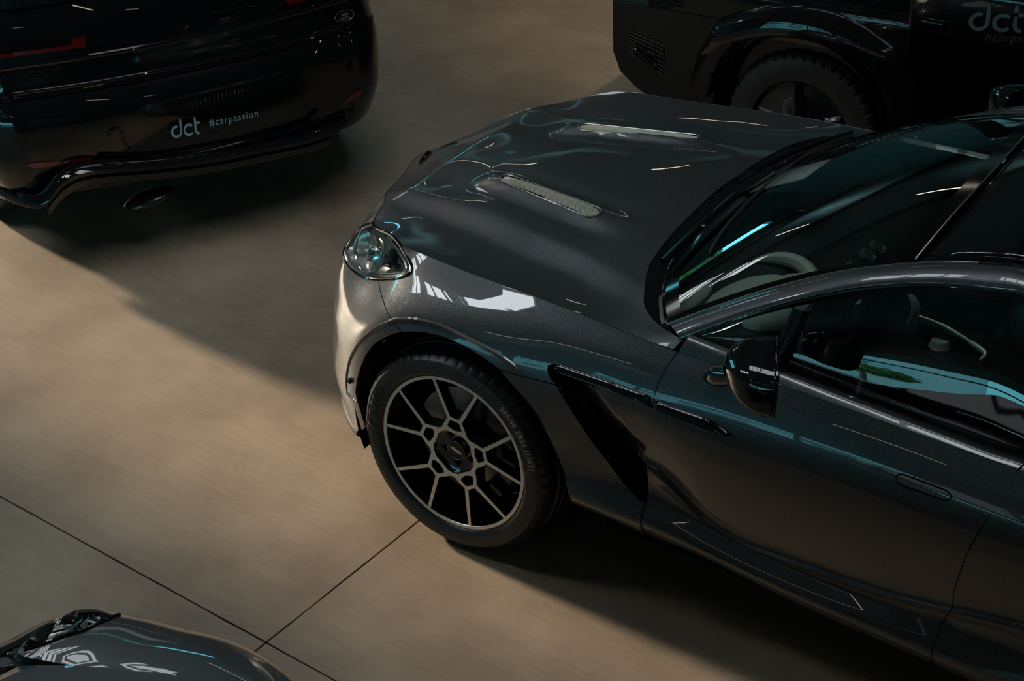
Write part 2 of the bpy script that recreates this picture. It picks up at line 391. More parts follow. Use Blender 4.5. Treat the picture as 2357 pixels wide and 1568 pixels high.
# crest points (fender top / door shoulder), from the stations
def crest(x0, x1, n=14):
    us = np.linspace(x0, x1, n); return SIDE.eval([(u, 11*TS) for u in us])

# ------------------------------------------------------------------ bonnet
HP = []
for P in (SIDE.eval([(u, 11*TS) for u in np.r_[np.linspace(uu[1], uu[5], 9), np.linspace(uu[5], .80, 26)[1:]]])): HP.append(P)
HP += [(.80, -.835, 1.025), (.7285, -.785, 1.0145), (.60, -.68, 1.032), (.51, -.45, 1.05), (.47, -.2, 1.06)]
HP += [(-.42, -.60, .990), (-.3, -.62, .993), (-.15, -.66, .995), (.0, -.69, .998), (.2, -.73, 1.000), (.45, -.775, .999)]                 # hollow beside the ridge
HP += [(-.45, -.3, 1.008), (-.22, -.27, 1.046), (.0, -.30, 1.056), (.22, -.36, 1.058), (.4, -.4, 1.055)]
HP += [(-.55, -.18, 1.018), (.3, -.15, 1.078)]
RX = [-.62, -.56, -.345, -.14, .09, .30, .53, .75]; RY = [.435, .44, .465, .502, .565, .605, .68, .72]; RA = [.020, .030, .040, .042, .038, .028, .012, .0]
def ridge(x, y):
    t = np.clip((np.interp(x, RX, RY)+.058-np.abs(y))/.116, 0, 1); f = np.clip((np.asarray(x)+.70)/.16, 0, 1)
    return np.interp(x, RX, RA)*(t*t*(3-2*t))*(f*f*(3-2*f))
HP = [(x, y, z-float(ridge(x, y))) for x, y, z in HP]
HP2 = [(x, -y, z) for x, y, z in HP if abs(y) > .02]; HPC = [(-.7, 0, .975), (-.5, 0, 1.02), (-.22, 0, 1.062), (.1, 0, 1.08), (.46, 0, 1.065)]; HPC = [(x, y, z-float(ridge(x, y))) for x, y, z in HPC]
HOOD = Height([tuple(p) for p in HP]+HP2+HPC, 1, 4e-6)
class Bonnet(Height):
    VA = (np.array([-.235, -.26]), np.array([.225, -.352]))
    def eval(s, uv):
        P = Height.eval(s, uv); P[:, 2] += ridge(P[:, 0], P[:, 1]); a, b = s.VA; L = np.linalg.norm(b-a); d = (b-a)/L; q = np.array([-d[1], d[0]])
        y = np.c_[P[:, 0], -np.abs(P[:, 1])]; r = y-a; t = (r@d)/L; e = r@q
        nose = np.clip((t+.30)/.22, 0, 1); tail = np.clip((1.42-t)/.75, 0, 1); k = nose*nose*(3-2*nose)*tail*tail*(3-2*tail)
        wd = .040+.018*np.clip(t, 0, 1); P[:, 2] += .026*k*np.exp(-(np.abs(e)/wd)**3.0)-.004*k*np.exp(-((np.abs(e)-.085)/.03)**2)
        return P
HOOD.__class__ = Bonnet
HOOD.index(-.95, .95, -.95, .95, 150, 150)
fe = SIDE.eval([(u, 11*TS) for u in np.linspace(uu[1], uu[5]-.0, 12)])[:, :2]            # front edge, centre to headlamp
cl = crest(uu[5], .785, 30)[:, :2]
arc = HOOD.pts([(1572, 781), (1556, 772), (1524, 751.5), (1504, 734), (1485, 705), (1483, 675), (1491, 622), (1508, 588), (1565, 518.6), (1612, 472)]); arc = curve3(np.c_[arc, np.zeros(len(arc))], 40)[:, :2]
VM = [np.array([-.235, -.26]), np.array([.225, -.352])]
half = np.vstack([fe[:-1], cl, arc, [[arc[-1][0]-.004, 0]]])
half = half[np.r_[True, np.linalg.norm(np.diff(half, axis=0), axis=1) > 1e-3]]
full = np.vstack([half, (half*[1, -1])[::-1][1:-1]])
# slots for the two vents
VM = [np.array([-.235, -.26]), np.array([.225, -.352])]
def stadium(a, b, r, n=10, k=1.):
    d = (b-a)/np.linalg.norm(b-a); p = np.array([-d[1], d[0]]); out = []
    for i in range(n+1):
        t = -math.pi/2+math.pi*i/n; out.append(b+d*r*math.cos(t)*k+p*r*math.sin(t))
    for i in range(n+1):
        t = math.pi/2+math.pi*i/n; out.append(a+d*r*math.cos(t)*k+p*r*math.sin(t))
    return np.array(out)
def mesh_outline(s): return stadium(VM[0]+[.03, 0], VM[1]-[.03, 0], .030)
hood = panel('bonnet', full, HOOD, GREY, car, h=.02, depth=.02, dens=.012, off=-.002, holes=[mesh_outline(1), mesh_outline(1)*[1,-1]])
tag(hood, 'dark grey metallic bonnet with two long vents')

# ------------------------------------------------------------------ fender, bumper, doors
P_ARCH = [(838, 974), (830, 945), (821.5, 919), (818.3, 902.8), (821.5, 876.8), (829, 848.6), (843, 816), (862.7, 792), (888.7, 776), (910.4, 768.4), (925.6, 765), (945, 764), (977.6, 766), (1010, 772.7), (1042.7, 784.7), (1075, 800), (1107.7, 820.4), (1130, 836), (1152, 852.6),
          (1179.6, 884), (1213, 920.8), (1240.8, 957.5), (1262, 1000), (1283.7, 1046), (1302, 1098), (1314, 1144), (1322, 1175)]
P_BAND = [(798, 908), (796.6, 876.8), (801, 840), (812.9, 807.4), (832.4, 779), (858.4, 755.4), (880, 743.5), (899.6, 734.8), (910.4, 731), (945, 729.8), (977.6, 734.8), (1010, 743.5), (1053.5, 762), (1096.9, 783.6), (1150, 811.8), (1170, 826), (1188.8, 841), (1205, 862), (1210, 868)]
P_LAMP = [(858.6, 506), (842, 503), (821.6, 512), (803.8, 535), (792, 563), (792, 586), (801, 611.7), (821.6, 629.6), (842, 641), (870, 646), (903, 643.6), (928.8, 637), (946.6, 627), (949, 617), (939, 594), (923.7, 568), (903, 543), (882.9, 521), (867.6, 509.7)]
P_GAPB = [(871, 646), (875, 668), (883, 693), (893, 721), (900.7, 736.7), (923.7, 763)]
P_GAPD = [(1563, 802), (1547, 828), (1520, 871), (1506.8, 908), (1503, 935), (1492, 955), (1488.8, 994), (1481, 1049), (1488.8, 1080), (1491.8, 1116.7), (1487, 1153.5), (1478, 1187), (1479.6, 1217.8), (1495, 1239)]
P_GAPR = [(2335, 1112), (2313, 1138), (2264, 1206.5), (2224.7, 1275), (2195, 1363), (2185.6, 1412), (2161, 1456), (2146, 1495), (2149, 1528)]
arch = SIDE.pts(P_ARCH); lamp = SIDE.pts(P_LAMP); lamp[0] = [uu[5]+.02, 11*TS-.004]; lamp[1] = [uu[5]-.03, .695]; lamp[2] = [uu[5]-.055, .668]; lamp[18] = [-.72, 11*TS-.003]; lamp[17] = [-.62, 11*TS-.002]; gapb = SIDE.pts(P_GAPB); gapd = SIDE.pts(P_GAPD); gapr = SIDE.pts(P_GAPR)
print('lamp uv', np.round(lamp, 3).tolist()); print('arch', np.round(arch, 3).tolist()); print('gapd', np.round(gapd, 3).tolist()); print('gapr', np.round(gapr, 3).tolist()); print('gapb', np.round(gapb, 3).tolist())
gapd[-1][1] = 0; gapr[-1][1] = 0
ul0 = lamp[0]
# lamp outline split: inner edge lies along the crest, from the nose end to the tip
iB = 9                                             # index where the bumper / fender gap meets the lamp
tipi = 12
lo_b = lamp[:iB+1]                                  # nose side, bottom, to the gap
lo_f = lamp[iB:15]
# bumper: nose centre -> top edge -> lamp -> gap -> arch -> bottom
nA = 10                                            # P_ARCH index at the gap (925.6,765)
bump = np.vstack([[(UC, .09)], [(UC, 11*TS)], [(u, 11*TS) for u in np.linspace(UC, lamp[0][0], 12)[1:-1]], lamp[:iB+1], gapb[1:-1], arch[:nA+1][::-1], [(arch[0][0]-.012, .118)], [(arch[0][0]-.12, .10)]])
bumper = panel('front_bumper', bump, SIDE, GREY, car, h=.024, depth=.015, dens=.015)
# fender: lamp bottom-right -> tip -> crest -> door gap -> strake line / vent -> arch -> gap
P_VTOP = [(1504, 941), (1400, 893), (1296, 846), (1277, 838), (1262, 842), (1260, 852), (1266, 870), (1280.6, 886)]
P_LEAD = [(1280.6, 886), (1300, 917), (1320, 948), (1340, 979), (1360, 1010), (1386, 1044), (1412, 1078), (1437, 1111), (1456, 1132), (1474, 1153)]
vtop = SIDE.pts(P_VTOP); lead = SIDE.pts(P_LEAD)
tipu = lamp[13]
fd = [lamp[iB]] + list(lamp[iB+1:16]) + [(u, 11*TS) for u in np.linspace(lamp[15][0]+.02, gapd[0][0], 24)] + list(gapd[1:5]) + [vtop[0]+[0, .004]] + list(vtop[1:]) + [SIDE.pick(1215, 869)] + list(SIDE.pts([(1152, 852.6)])) + list(arch[nA:18][::-1]) + list(gapb[1:-1][::-1])
fender = panel('front_fender', np.array(fd), SIDE, GREY, car, h=.024, depth=.015, dens=.015)
lowf = list(SIDE.pts([(1152, 852.6), (1215, 869)])) + list(lead) + list(gapd[10:]) + [(arch[-1][0]+.04, 0.0), arch[-1]] + list(arch[19:-1][::-1])
lower = panel('lower_fender', np.array(lowf), SIDE, GREY, car, h=.024, depth=.02, dens=.015, off=.004)
# recessed panel behind the side vent: leaves the slot 6 cm deep and comes out flush at the door gap
vr = SIDE.pts([(1296, 862), (1400, 905), (1490, 950), (1486, 1000), (1478, 1049), (1485, 1080), (1488, 1117), (1482, 1150), (1430, 1085), (1360, 985), (1310, 905)])
class Recess(Surf):
    def __init__(s, base, fn): s.b = base; s.fn = fn; s.flip = base.flip; s.ts = base.ts
    def eval(s, uv):
        uv = np.asarray(uv, float); P = s.b.eval(uv); N = s.b.normal(uv); return P-N*s.fn(uv)[:, None]
L0, L1 = lead[0], lead[-1]
def slotdepth(uv):
    d = (L1-L0)/np.linalg.norm(L1-L0); q = uv-L0; e = np.abs(q[:, 0]*d[1]-q[:, 1]*d[0])      # distance behind the leading edge
    return .012+.075*np.clip(1-e/.13, 0, 1)**1.3
VR = Recess(SIDE, slotdepth)
rear_poly = np.vstack([lead[:1], vtop[2:0:-1], [vtop[0]], gapd[5:11], lead[1:][::-1]])
vp = panel('vent_panel', rear_poly, VR, GREY, car, h=.02, depth=.01, gap=.001)
# black slot floor against the leading edge
e_ = np.array([(.0, 0.)]); slot = np.vstack([lead, (lead[::-1][1:-1]+[.05, .0]), [lead[0]+[.055, -.008]]])
sv = panel('side_vent', slot, Recess(SIDE, lambda uv: np.full(len(uv), .035)), VOID, car, h=.03, depth=.02, gap=0)
# door skin and shoulder band
dtop = [(u, 11*TS) for u in np.linspace(gapd[0][0], gapr[0][0], 24)]
door_poly = np.vstack([dtop, gapr[1:], [(u, 0) for u in np.linspace(gapr[-1][0], gapd[-1][0], 12)[1:-1]], gapd[1:][::-1]])
P_HAND = [(2062, 1098), (2068, 1092), (2080, 1092), (2178, 1129), (2188, 1138), (2189, 1147), (2182, 1153), (2170, 1152), (2074, 1117), (2064, 1108)]
hand = SIDE.pts(P_HAND)
door = panel('front_door', door_poly, SIDE, GREY, car, h=.024, depth=.02, dens=.016, holes=[hand])
hd = panel('door_handle', hand, SIDE, GREY, door, h=.012, gap=.0022, depth=.008, off=.0005)
panel('handle_recess', hand, SIDE, VOID, door, h=.03, gap=0, depth=.002, off=-.012)
rdu = 2.75
rear_door = panel('rear_door', np.vstack([[(u, 11*TS) for u in np.linspace(gapr[0][0], rdu, 12)], [(rdu-.15, 3*TS), (rdu-.35, 0)], [(u, 0) for u in np.linspace(rdu-.35, gapr[-1][0], 6)[1:]], gapr[1:][::-1]])[:-1], SIDE, GREY, car, h=.04, depth=.02)
# rear quarter with the rear wheel opening, plain: it stands outside the picture
rc = 3.09
qa = [(rc+.47*math.cos(a), (.40+.47*math.sin(a)-.24)/.71*11*TS) for a in np.linspace(R_(-20), R_(200), 20)]
qa = [(a, max(b, 0.0)) for a, b in qa]
qp = np.vstack([[(u, 11*TS) for u in np.linspace(rdu, uu[-1], 14)], [(u, 0) for u in np.linspace(uu[-1], rc+.48, 8)], qa[1:-1], [(rc-.48, 0.0), (rdu-.35, 0), (rdu-.15, 3*TS)]])
quarter = panel('rear_fender', qp, SIDE, GREY, car, h=.06, depth=.02)

BELT = lambda x: np.interp(x, [.76, .84, 1.25, 1.75, 2.4, 3.1, 3.9], [1.044, 1.039, .998, .953, .95, .97, 1.02])
def band(name, x0, x1, n):
    xs = np.linspace(x0, x1, n); A = SIDE.eval([(u, 11*TS) for u in xs]); rows = []
    for a in A:
        yb = -.845 if a[0] < 2.6 else -.845+.10*(a[0]-2.6); b = np.array([a[0]+.02, yb, BELT(a[0])]); mid = (a+b)/2+np.array([0, -.001, .004])
        rows.append([a+[0, -.0, -.001], a*.75+b*.25+[0, -.001, .004], mid+[0, 0, .001], b, b+[0, .012, -.02]])
    return rows
gA, gB = gapd[0][0]+.003, gapr[0][0]-.003
grid_obj('door_shoulder', band('s', gA, gB, 40), GREY, door)
grid_obj('door_shoulder', band('s', gB+.006, rdu, 20), GREY, rear_door)
grid_obj('shoulder', band('s', rdu+.003, 3.9, 20), GREY, quarter)

# wheel arch lip: flat band standing 6 mm proud, with a return into the arch
bnd = SIDE.pts(P_BAND); bi = SIDE.pts([P_ARCH[i] for i in range(2, 19)]+[(1160, 862), (1185, 862)])
bo = curve3(np.c_[bnd, np.zeros(len(bnd))], 60)[:, :2]; ai = curve3(np.c_[SIDE.pts(P_ARCH[2:19]), np.zeros(17)], 60)[:, :2]
PO = SIDE.eval(bo); NO = SIDE.normal(bo); PI_ = SIDE.eval(ai); NI = SIDE.normal(ai)
rows = []
for i in range(60):
    e = math.sin(math.pi*min(1, max(0, i/59)))**.35
    o0 = PO[i]+NO[i]*.001; yy = min(PO[i][1], PI_[i][1])
    o1 = PO[i]*.97+PI_[i]*.03; o1 = o1+np.array([0, -.010*e, 0]); i1 = PI_[i].copy(); i1[1] = o1[1]+.016*e
    n_ = NI[i]; inner = np.array([i1[0]*.995, i1[1]+.02, i1[2]-.006]); in2 = np.array([inner[0], i1[1]+.05, inner[2]])
    rows.append([o0, o1, (o1+i1)/2, i1, inner, in2])
lip = grid_obj('wheel_arch_lip', rows, GREY, car, sharp=30)
if lip.data.polygons[200].normal.y > 0: lip.data.flip_normals()

# headlamp
LS = SIDE
lens_in = np.array(lamp)
HL = mk('headlamp', [], [], None, car); HL['label'] = 'headlamp under clear lens with chrome reflector'
def sub(o, label): o['label'] = label; return o
# ------------------------------------------------------------------ headlamp
lu = np.array(lamp)
def lampring(s, d, n=48):
    """outline shrunk towards its middle and pushed d metres into the car"""
    c = lu.mean(0); k = curve3(np.c_[np.vstack([lu, lu[:1]]), np.zeros(len(lu)+1)], n+1)[:-1, :2]
    q = c+(k-c)*s; return SIDE.eval(q)-SIDE.normal(np.tile(c, (len(q), 1)))*d
REFL = mat('lamp reflector', (.80, .79, .76), .24, 1.0); REFL2 = mat('lamp bowl', (.50, .50, .49), .38, .9)
LENS = glass('headlamp lens', (.95, .97, .97), .98, 0.0, 1.18)
ln = panel('lens', lu, SIDE, LENS, HL, h=.03, gap=.002, depth=0, dens=.02, off=.001)
g = G(); g.tube(lampring(1.0, .0), .0055, 6, closed=True); g.obj('lens_seal', PIANO, HL)
g = G(); g.tube(lampring(.955, .004), .0045, 6, closed=True); sub(g.obj('chrome_surround', REFL, HL), 'thin chrome surround')
rings = [lampring(1.0, .002), lampring(.93, .02), lampring(.86, .05), lampring(.74, .085), lampring(.5, .10), lampring(.12, .105)]
hs = grid_obj('housing', [np.vstack([r, r[:1]]) for r in rings], REFL2, HL, flip=True)
Lc = lu.mean(0); LP = SIDE.eval([Lc])[0]; LN_ = SIDE.normal([Lc])[0]
def lampat(px, py, d):
    """point in the lamp, d metres behind the lens plane"""
    o, r = pray(px, py); p0 = LP-LN_*d; return o+r*(((p0-o)@LN_)/(r@LN_))
def ell(g, c, ax, ay, az, n=14, m=10, M=None):
    V = []; F = []
    for i in range(m+1):
        t = math.pi*i/m
        for k in range(n):
            p = 2*math.pi*k/n; V.append(np.array(c)+np.array(ax)*math.sin(t)*math.cos(p)+np.array(ay)*math.sin(t)*math.sin(p)+np.array(az)*math.cos(t))
    for i in range(m):
        for k in range(n): F.append((i*n+k, i*n+(k+1) % n, (i+1)*n+(k+1) % n, (i+1)*n+k))
    return g.add(V, F)
eu = np.array([.55, -.55, .0]); eu = eu-LN_*(eu@LN_); eu /= np.linalg.norm(eu); ev = np.cross(LN_, eu)
if ev[2] < 0: ev = -ev
REFL = mat('lamp reflector', (.80, .79, .76), .24, 1.0); REFL2 = mat('lamp bowl', (.50, .50, .49), .38, .9)
# ribbed reflector on the nose side
FIN = mat('ribbed reflector', (.55, .53, .48), .18, 1.0)
for i in range(11):
    t = i/10; a = lampat(838+16*t, 528+10*t+3*i, .045); b = lampat(868+8*t, 545+8*t+3.2*i, .03)
    g = G(); g.tube([a, (a+b)/2+LN_*.006, b], .0042, 6); g.obj('reflector_rib', FIN, HL)
# drl blade, a curved chrome bar
g = G(); g.tube(curve3([lampat(836, 526, .02), lampat(818, 565, .025), lampat(820, 600, .03), lampat(845, 628, .02), lampat(860, 618, .015)], 16), [.004+.004*math.sin(math.pi*i/15) for i in range(16)], 8); g.obj('light_blade', REFL, HL)
# projector drum, its chrome collar and lens
c0 = lampat(872, 590, .05); g = G(); ell(g, c0, eu*.036, ev*.048, LN_*.035); g.obj('projector', REFL, HL)
g = G(); g.tube([c0+eu*.05*math.cos(a)+ev*.06*math.sin(a)+LN_*.012 for a in np.linspace(0, 2*math.pi, 25)[:-1]], .006, 8, closed=True); g.obj('projector_collar', REFL, HL)
BULB = glass('projector lens', (.8, .85, .85), .7)
g = G(); ell(g, c0+LN_*.03+eu*-.004, eu*.022, ev*.030, LN_*.012); g.obj('projector_lens', BULB, HL)
# black finned block at the tail of the lamp
for i in range(9):
    a = lampat(889+2.2*i, 612-5.5*i, .028); b = lampat(917+1.0*i, 622-5.2*i-max(0, i-5)*3, .024)
    g = G(); d = (b-a); M = Matrix((( *d, 0), (*(LN_*.02), 0), (*(np.cross(d/np.linalg.norm(d), LN_)*.0022), 0), (0, 0, 0, 1))).transposed(); M.translation = Vector(a)
    g.box((0, -.5, -1), (1, .5, 1), M); g.obj('heat_fin', PIANO, HL, smooth=False)
g = G(); ell(g, lampat(905, 593, .045), eu*.034, ev*.034, LN_*.014); g.obj('fin_backing', VOID, HL)
g = G(); g.tube(curve3([lampat(875, 632, .012), lampat(910, 632, .008), lampat(936, 620, .006), lampat(925, 590, .01), lampat(905, 560, .014)], 14), .0065, 8); g.obj('inner_bezel', REFL, HL)
hm = mk('headlamp', [], [], None, car); hm['label'] = 'far side headlamp'
for o in (ln, hs): mirror_y(o, parent=hm)

# far side sheet metal
bumper['label'] = 'front bumper with rounded grey metallic corner'
for o in (bumper, fender, lower, vp, door, rear_door, quarter): mirror_y(o)
# badge on the nose: winged emblem
g = G()
for s in (-1, 1):
    pts = [(0, .0), (.035*s, .016), (.10*s, .012), (.125*s, .004), (.10*s, -.004), (.05*s, -.012), (.0, -.016)]
    V = []
    for y, q in pts:
        x = np.interp(abs(y), [0, .2], [-.755, -.70])+q*1.1; p = HOOD.eval([(x, y)])[0]; V.append(p+[-.002, 0, .004])
    V2 = [v-np.array([0, 0, .006]) for v in V]; n = len(V)
    g.add(V+V2, [tuple(range(n)) if s < 0 else tuple(range(n-1, -1, -1))]+[(i, (i+1) % n, n+(i+1) % n, n+i) for i in range(n)])
sub(g.obj('badge', CHROME, car, smooth=False), 'silver winged badge on the bonnet nose')
# grille: dark opening with vertical bars in the nose
gp = [(UC, 3*TS), (UC+.42, 3.2*TS), (UC+.52, 5.2*TS), (UC+.46, 6.6*TS), (UC+.3, 7.4*TS), (UC, 7.6*TS)]
gr = panel('grille', np.array(gp), SIDE, VOID, car, h=.05, gap=0, depth=.01, off=.003); gr2 = mirror_y(gr)
for i in range(12):
    u = UC+.02+.04*i; r0 = 3.1 if i < 9 else 3.8; r1 = 7.5-.03*i*i*.4 if i < 10 else 6.2
    P = SIDE.eval([(u, r*TS) for r in np.linspace(r0, min(7.5, r1), 8)])+SIDE.normal([(u, 5*TS)])*.008
    g = G(); g.tube(P, .006, 6); o = g.obj('grille_bar', CHROME, gr); mirror_y(o, parent=gr2)
# black liner edge that closes the arch in front of the tyre
LE = [at(a, b, y=c) for a, b, c in ((820, 918, -.925), (824, 946, -.92), (832, 966, -.91), (846, 980, -.90))]
lr = [[p+np.array([-.004, -.004, 0]), p+np.array([.012, .002, -.004]), p+np.array([.03, .06, -.004]), p+np.array([.03, .2, 0])] for p in curve3(LE, 10)]
grid_obj('arch_liner_edge', lr, MATTE, car)
# splitter blade under the bumper
P = SIDE.eval([(u, .10) for u in np.linspace(UC, arch[0][0]-.06, 24)]); g = G(); g.tube(P+[0, .008, -.008], .014, 8); o = g.obj('splitter', MATTE, car); mirror_y(o)
P = SIDE.eval(SIDE.pts([(799, 903), (806, 912), (814, 919), (821, 924)])); g = G(); g.tube(P+SIDE.normal([arch[0]])*.002, .003, 6); sub(g.obj('bumper_trim', CHROME, car), 'thin bright edge')
ps = SIDE.pick(807, 876); p = SIDE.eval([ps])[0]; n_ = SIDE.normal([ps])[0]; q = Vector(n_).to_track_quat('Y', 'Z').to_matrix().to_4x4(); q.translation = Vector(p+n_*.008)
g = G(); g.lathe([(.0, .001), (.0075, .001), (.009, .003), (.011, .002), (.011, -.006)], 16, 'y', q); g.obj('parking_sensor', MATTE, bumper)

# ------------------------------------------------------------------ dark blocks added inside the body against light leaks, and wheel liners
g = G(); g.box((-.62, -.56, .30), (.52, .56, .84), ch=.05); g.box((-.45, -.62, .22), (4.0, .62, .32)); g.box((.55, -.88, .24), (2.55, .88, .33)); g.obj('underbody', VOID, car, smooth=False)
g = G(); g.lathe([(.45, -.94), (.47, -.60), (.2, -.58)], 40, 'y', Matrix.Translation((0.01, 0, .38)), a0=R_(-18), a1=R_(198)); o = g.obj('wheel_liner', VOID, car); mirror_y(o)
g = G(); g.lathe([(.47, -.96), (.49, -.60), (.2, -.58)], 40, 'y', Matrix.Translation((3.09, 0, .38)), a0=R_(-18), a1=R_(198)); o = g.obj('wheel_liner', VOID, car); mirror_y(o)

# ------------------------------------------------------------------ wheels
ST, CA = .0102, .0582
def wheel(px, py_, pz, st, ca, side, label):
    w = mk('wheel', [], [], None, car); w['label'] = label
    ex = Vector((math.cos(st), math.sin(st), 0)); ez = Vector((0, math.sin(ca), math.cos(ca))); ey = ez.cross(ex)
    M = Matrix((ex, ey, ez)).transposed().to_4x4(); M.translation = Vector((px, py_, pz)); w.matrix_local = M
    # tyre with shoulder blocks
    prof = [(.288, .02), (.2925, .0), (.299, -.010), (.306, -.013), (.3085, -.0145), (.311, -.013), (.33, -.0165), (.352, -.012), (.3535, -.0128), (.355, -.0105), (.366, .0), (.375, .014), (.381, .030), (.384, .042), (.385, .055), (.379, .058), (.379, .066), (.386, .069), (.387, .10), (.380, .102), (.380, .112), (.387, .114), (.387, .17), (.380, .172), (.380, .182), (.387, .184), (.386, .23), (.383, .25), (.372, .272), (.34, .288), (.30, .285), (.288, .27)]
    n = 336; V = []; F = []; mm = len(prof)
    for i in range(n):
        a = 2*math.pi*i/n; cut = (i % 6 == 0)
        for k, (r, h) in enumerate(prof):
            d = .0055 if cut and (10 <= k <= 14 or 26 <= k <= 28) else 0
            V.append(((r-d)*math.cos(a), h, (r-d)*math.sin(a)))
    for i in range(n):
        j = (i+1) % n
        for k in range(mm-1): F.append((i*mm+k, i*mm+k+1, j*mm+k+1, j*mm+k))
    mk('tyre', V, F, RUBBER, w, True, None, 38)
    g = G(); g.lathe([(.2775, .004), (.2780, .0), (.2795, -.0015), (.2905, -.0015), (.2915, .0), (.2915, .006)], 96, 'y'); g.obj('rim_ring', SILVER, w)
    g = G(); g.lathe([(.2915, .004), (.2925, .012), (.289, .02)], 64, 'y'); g.obj('rim_lip', ALLOYB, w)
    g = G(); g.lathe([(.2775, .002), (.274, .03), (.266, .045), (.262, .10), (.258, .26)], 72, 'y'); g.obj('rim_barrel', ALLOYB, w)
    g = G(); g.lathe([(.258, .20), (.0, .21)], 48, 'y'); g.obj('rim_back', VOID, w)
    def ypos(r): return .014*max(0, 1-r/.28)**1.2
    class Face(Surf):
        def __init__(s): s.flip = 1
        def eval(s, uv): uv = np.asarray(uv, float); r = np.hypot(uv[:, 0], uv[:, 1]); return np.c_[uv[:, 0], .014*np.maximum(0, 1-r/.28)**1.2, uv[:, 1]]
        def normal(s, uv, e=1e-3): return np.tile([0., -1., 0.], (len(uv), 1))
    FC = Face(); pol = lambda r, a: np.array([r*math.cos(R_(a)), r*math.sin(R_(a))])
    A0 = 103.2-18
    for p in range(5):
        c = A0-72*p
        for s in (-1, 1):
            t = pol(.279, c+s*17.9); j = pol(.1345, c+s*9.3); d = (t-j)/np.linalg.norm(t-j); q = np.array([-d[1], d[0]])
            quad = np.array([t+q*.0058, t-q*.0058, j-q*.0072-d*.006, j+q*.0072-d*.006])
            panel('spoke', quad, FC, SILVER, w, h=.05, gap=0, depth=.003, dens=.06)
            quad2 = np.array([t+q*.0066, t-q*.0066, j-q*.0085-d*.01, j+q*.0085-d*.01]); panel('spoke_side', quad2, FC, ALLOYB, w, h=.05, gap=0, depth=.04, off=-.0022, dens=.06)
    star = []; holes = []
    for p in range(5):
        c = A0-72*p
        star += [pol(.142, c+10.5), pol(.1425, c+6), pol(.139, c), pol(.1425, c-6), pol(.142, c-10.5), pol(.112, c-23.5), pol(.101, c-29.5), pol(.098, c-36), pol(.101, c-42.5), pol(.112, c-48.5)]
        holes.append(np.array([pol(.129, c+7), pol(.129, c-7), pol(.124, c-10), pol(.105, c-16.5), pol(.098, c-14), pol(.089, c), pol(.098, c+14), pol(.105, c+16.5), pol(.124, c+10)]))
    ih = []
    for p in range(5):
        c = A0-72*p; ih += [pol(.078, c+5), pol(.078, c-5), pol(.084, c-20), pol(.085, c-36), pol(.084, c-52)]
    panel('hub_star', np.array(star), FC, SILVER, w, h=.03, gap=0, depth=.003, dens=.02, holes=holes+[np.array(ih)])
    panel('hub_star_side', np.array(star), FC, ALLOYB, w, h=.03, gap=-.001, depth=.05, off=-.0022, dens=.02, holes=holes+[np.array(ih)])
    g = G(); g.lathe([(.088, .014), (.082, .026), (.06, .034), (.0, .034)], 40, 'y'); g.obj('hub', ALLOYB, w)
    for p in range(5):
        g = G(); a = R_(A0-36-72*p); g.lathe([(.0, .022), (.009, .022), (.011, .026), (.012, .036)], 10, 'y', Matrix.Translation((.056*math.cos(a), 0, .056*math.sin(a)))); g.obj('wheel_bolt', PIANO, w)
    g = G(); g.lathe([(.0, .024), (.031, .024), (.033, .026), (.0355, .023), (.037, .027), (.037, .036)], 40, 'y'); cap = g.obj('hub_cap', PIANO, w)
    g = G(); g.lathe([(.033, .0235), (.0345, .022), (.036, .0235)], 40, 'y'); g.obj('cap_ring', SATIN, w)
    V = []; F = []
    for s in (-1, 1):
        k = len(V); P = [(0, .007), (.012*s, .009), (.027*s, .003), (.022*s, -.001), (.013*s, -.004), (0, -.006)]
        ca_, sa_ = math.cos(-.35), math.sin(-.35)
        V += [(x*ca_-z*sa_, .0225, x*sa_+z*ca_) for x, z in P]; F.append(tuple(range(k, k+6)) if s > 0 else tuple(range(k+5, k-1, -1)))
    mk('cap_emblem', V, F, CHROME, w, False)
    g = G(); g.lathe([(.10, .10), (.205, .10), (.207, .105), (.207, .125), (.10, .125)], 64, 'y'); g.obj('brake_disc', STEEL, w)
    g = G(); g.lathe([(.15, .075), (.165, .06), (.215, .06), (.222, .07), (.222, .14), (.15, .14)], 20, 'y', a0=R_(-62), a1=R_(52)); g.obj('brake_caliper', PIANO, w)
    # raised lettering on the sidewall
    def ringtext(s, size, rad, acen, mt, name, spacing=1.05, up=-.0172, slant=.12, bold=.0):
        V, F = text_mesh(s, size, spacing, bold); x0 = (V[:, 0].min()+V[:, 0].max())/2
        out = []
        for x, y, z in V:
            r = rad+y; a = R_(acen)-((x-x0)+slant*y)/rad; out.append((r*math.cos(a), up+(.003 if r > .345 else 0)+.0006*(r > .352), r*math.sin(a)))
        o = mk(name, out, [f[::-1] for f in F], mt, w, False)
        if o.data.polygons[0].normal.y > 0: o.data.flip_normals()
        return o
    WHITE = mat('white tyre print', (.42, .40, .37), .6); GREYT = mat('raised rubber', (.03, .03, .03), .3)
    ringtext('285/40 ZR22 (110Y)', .0250, .3285, 30, WHITE, 'tyre_lettering', 1.12, bold=.0007)
    ringtext('P ZERO', .044, .3155, 163, mat('rubber black', (.004, .004, .004), .25), 'tyre_lettering', 1.25, bold=.001)
    ringtext('PIRELLI', .022, .318, -84, GREYT, 'tyre_lettering', 1.05)
    ringtext('M+S', .010, .337, 112, GREYT, 'tyre_lettering', 1.0); ringtext('PNCS', .010, .337, 101, GREYT, 'tyre_lettering', 1.0)
    return w
whl = wheel(0.0, -.965, .385, ST, CA, -1, 'front wheel with black five double spoke alloy and silver machined edges')
def copy_children(src, dst):
    for ch in src.children:
        if ch.name.startswith('tyre_lettering'): continue
        c = ch.copy(); COL.objects.link(c); c.parent = dst
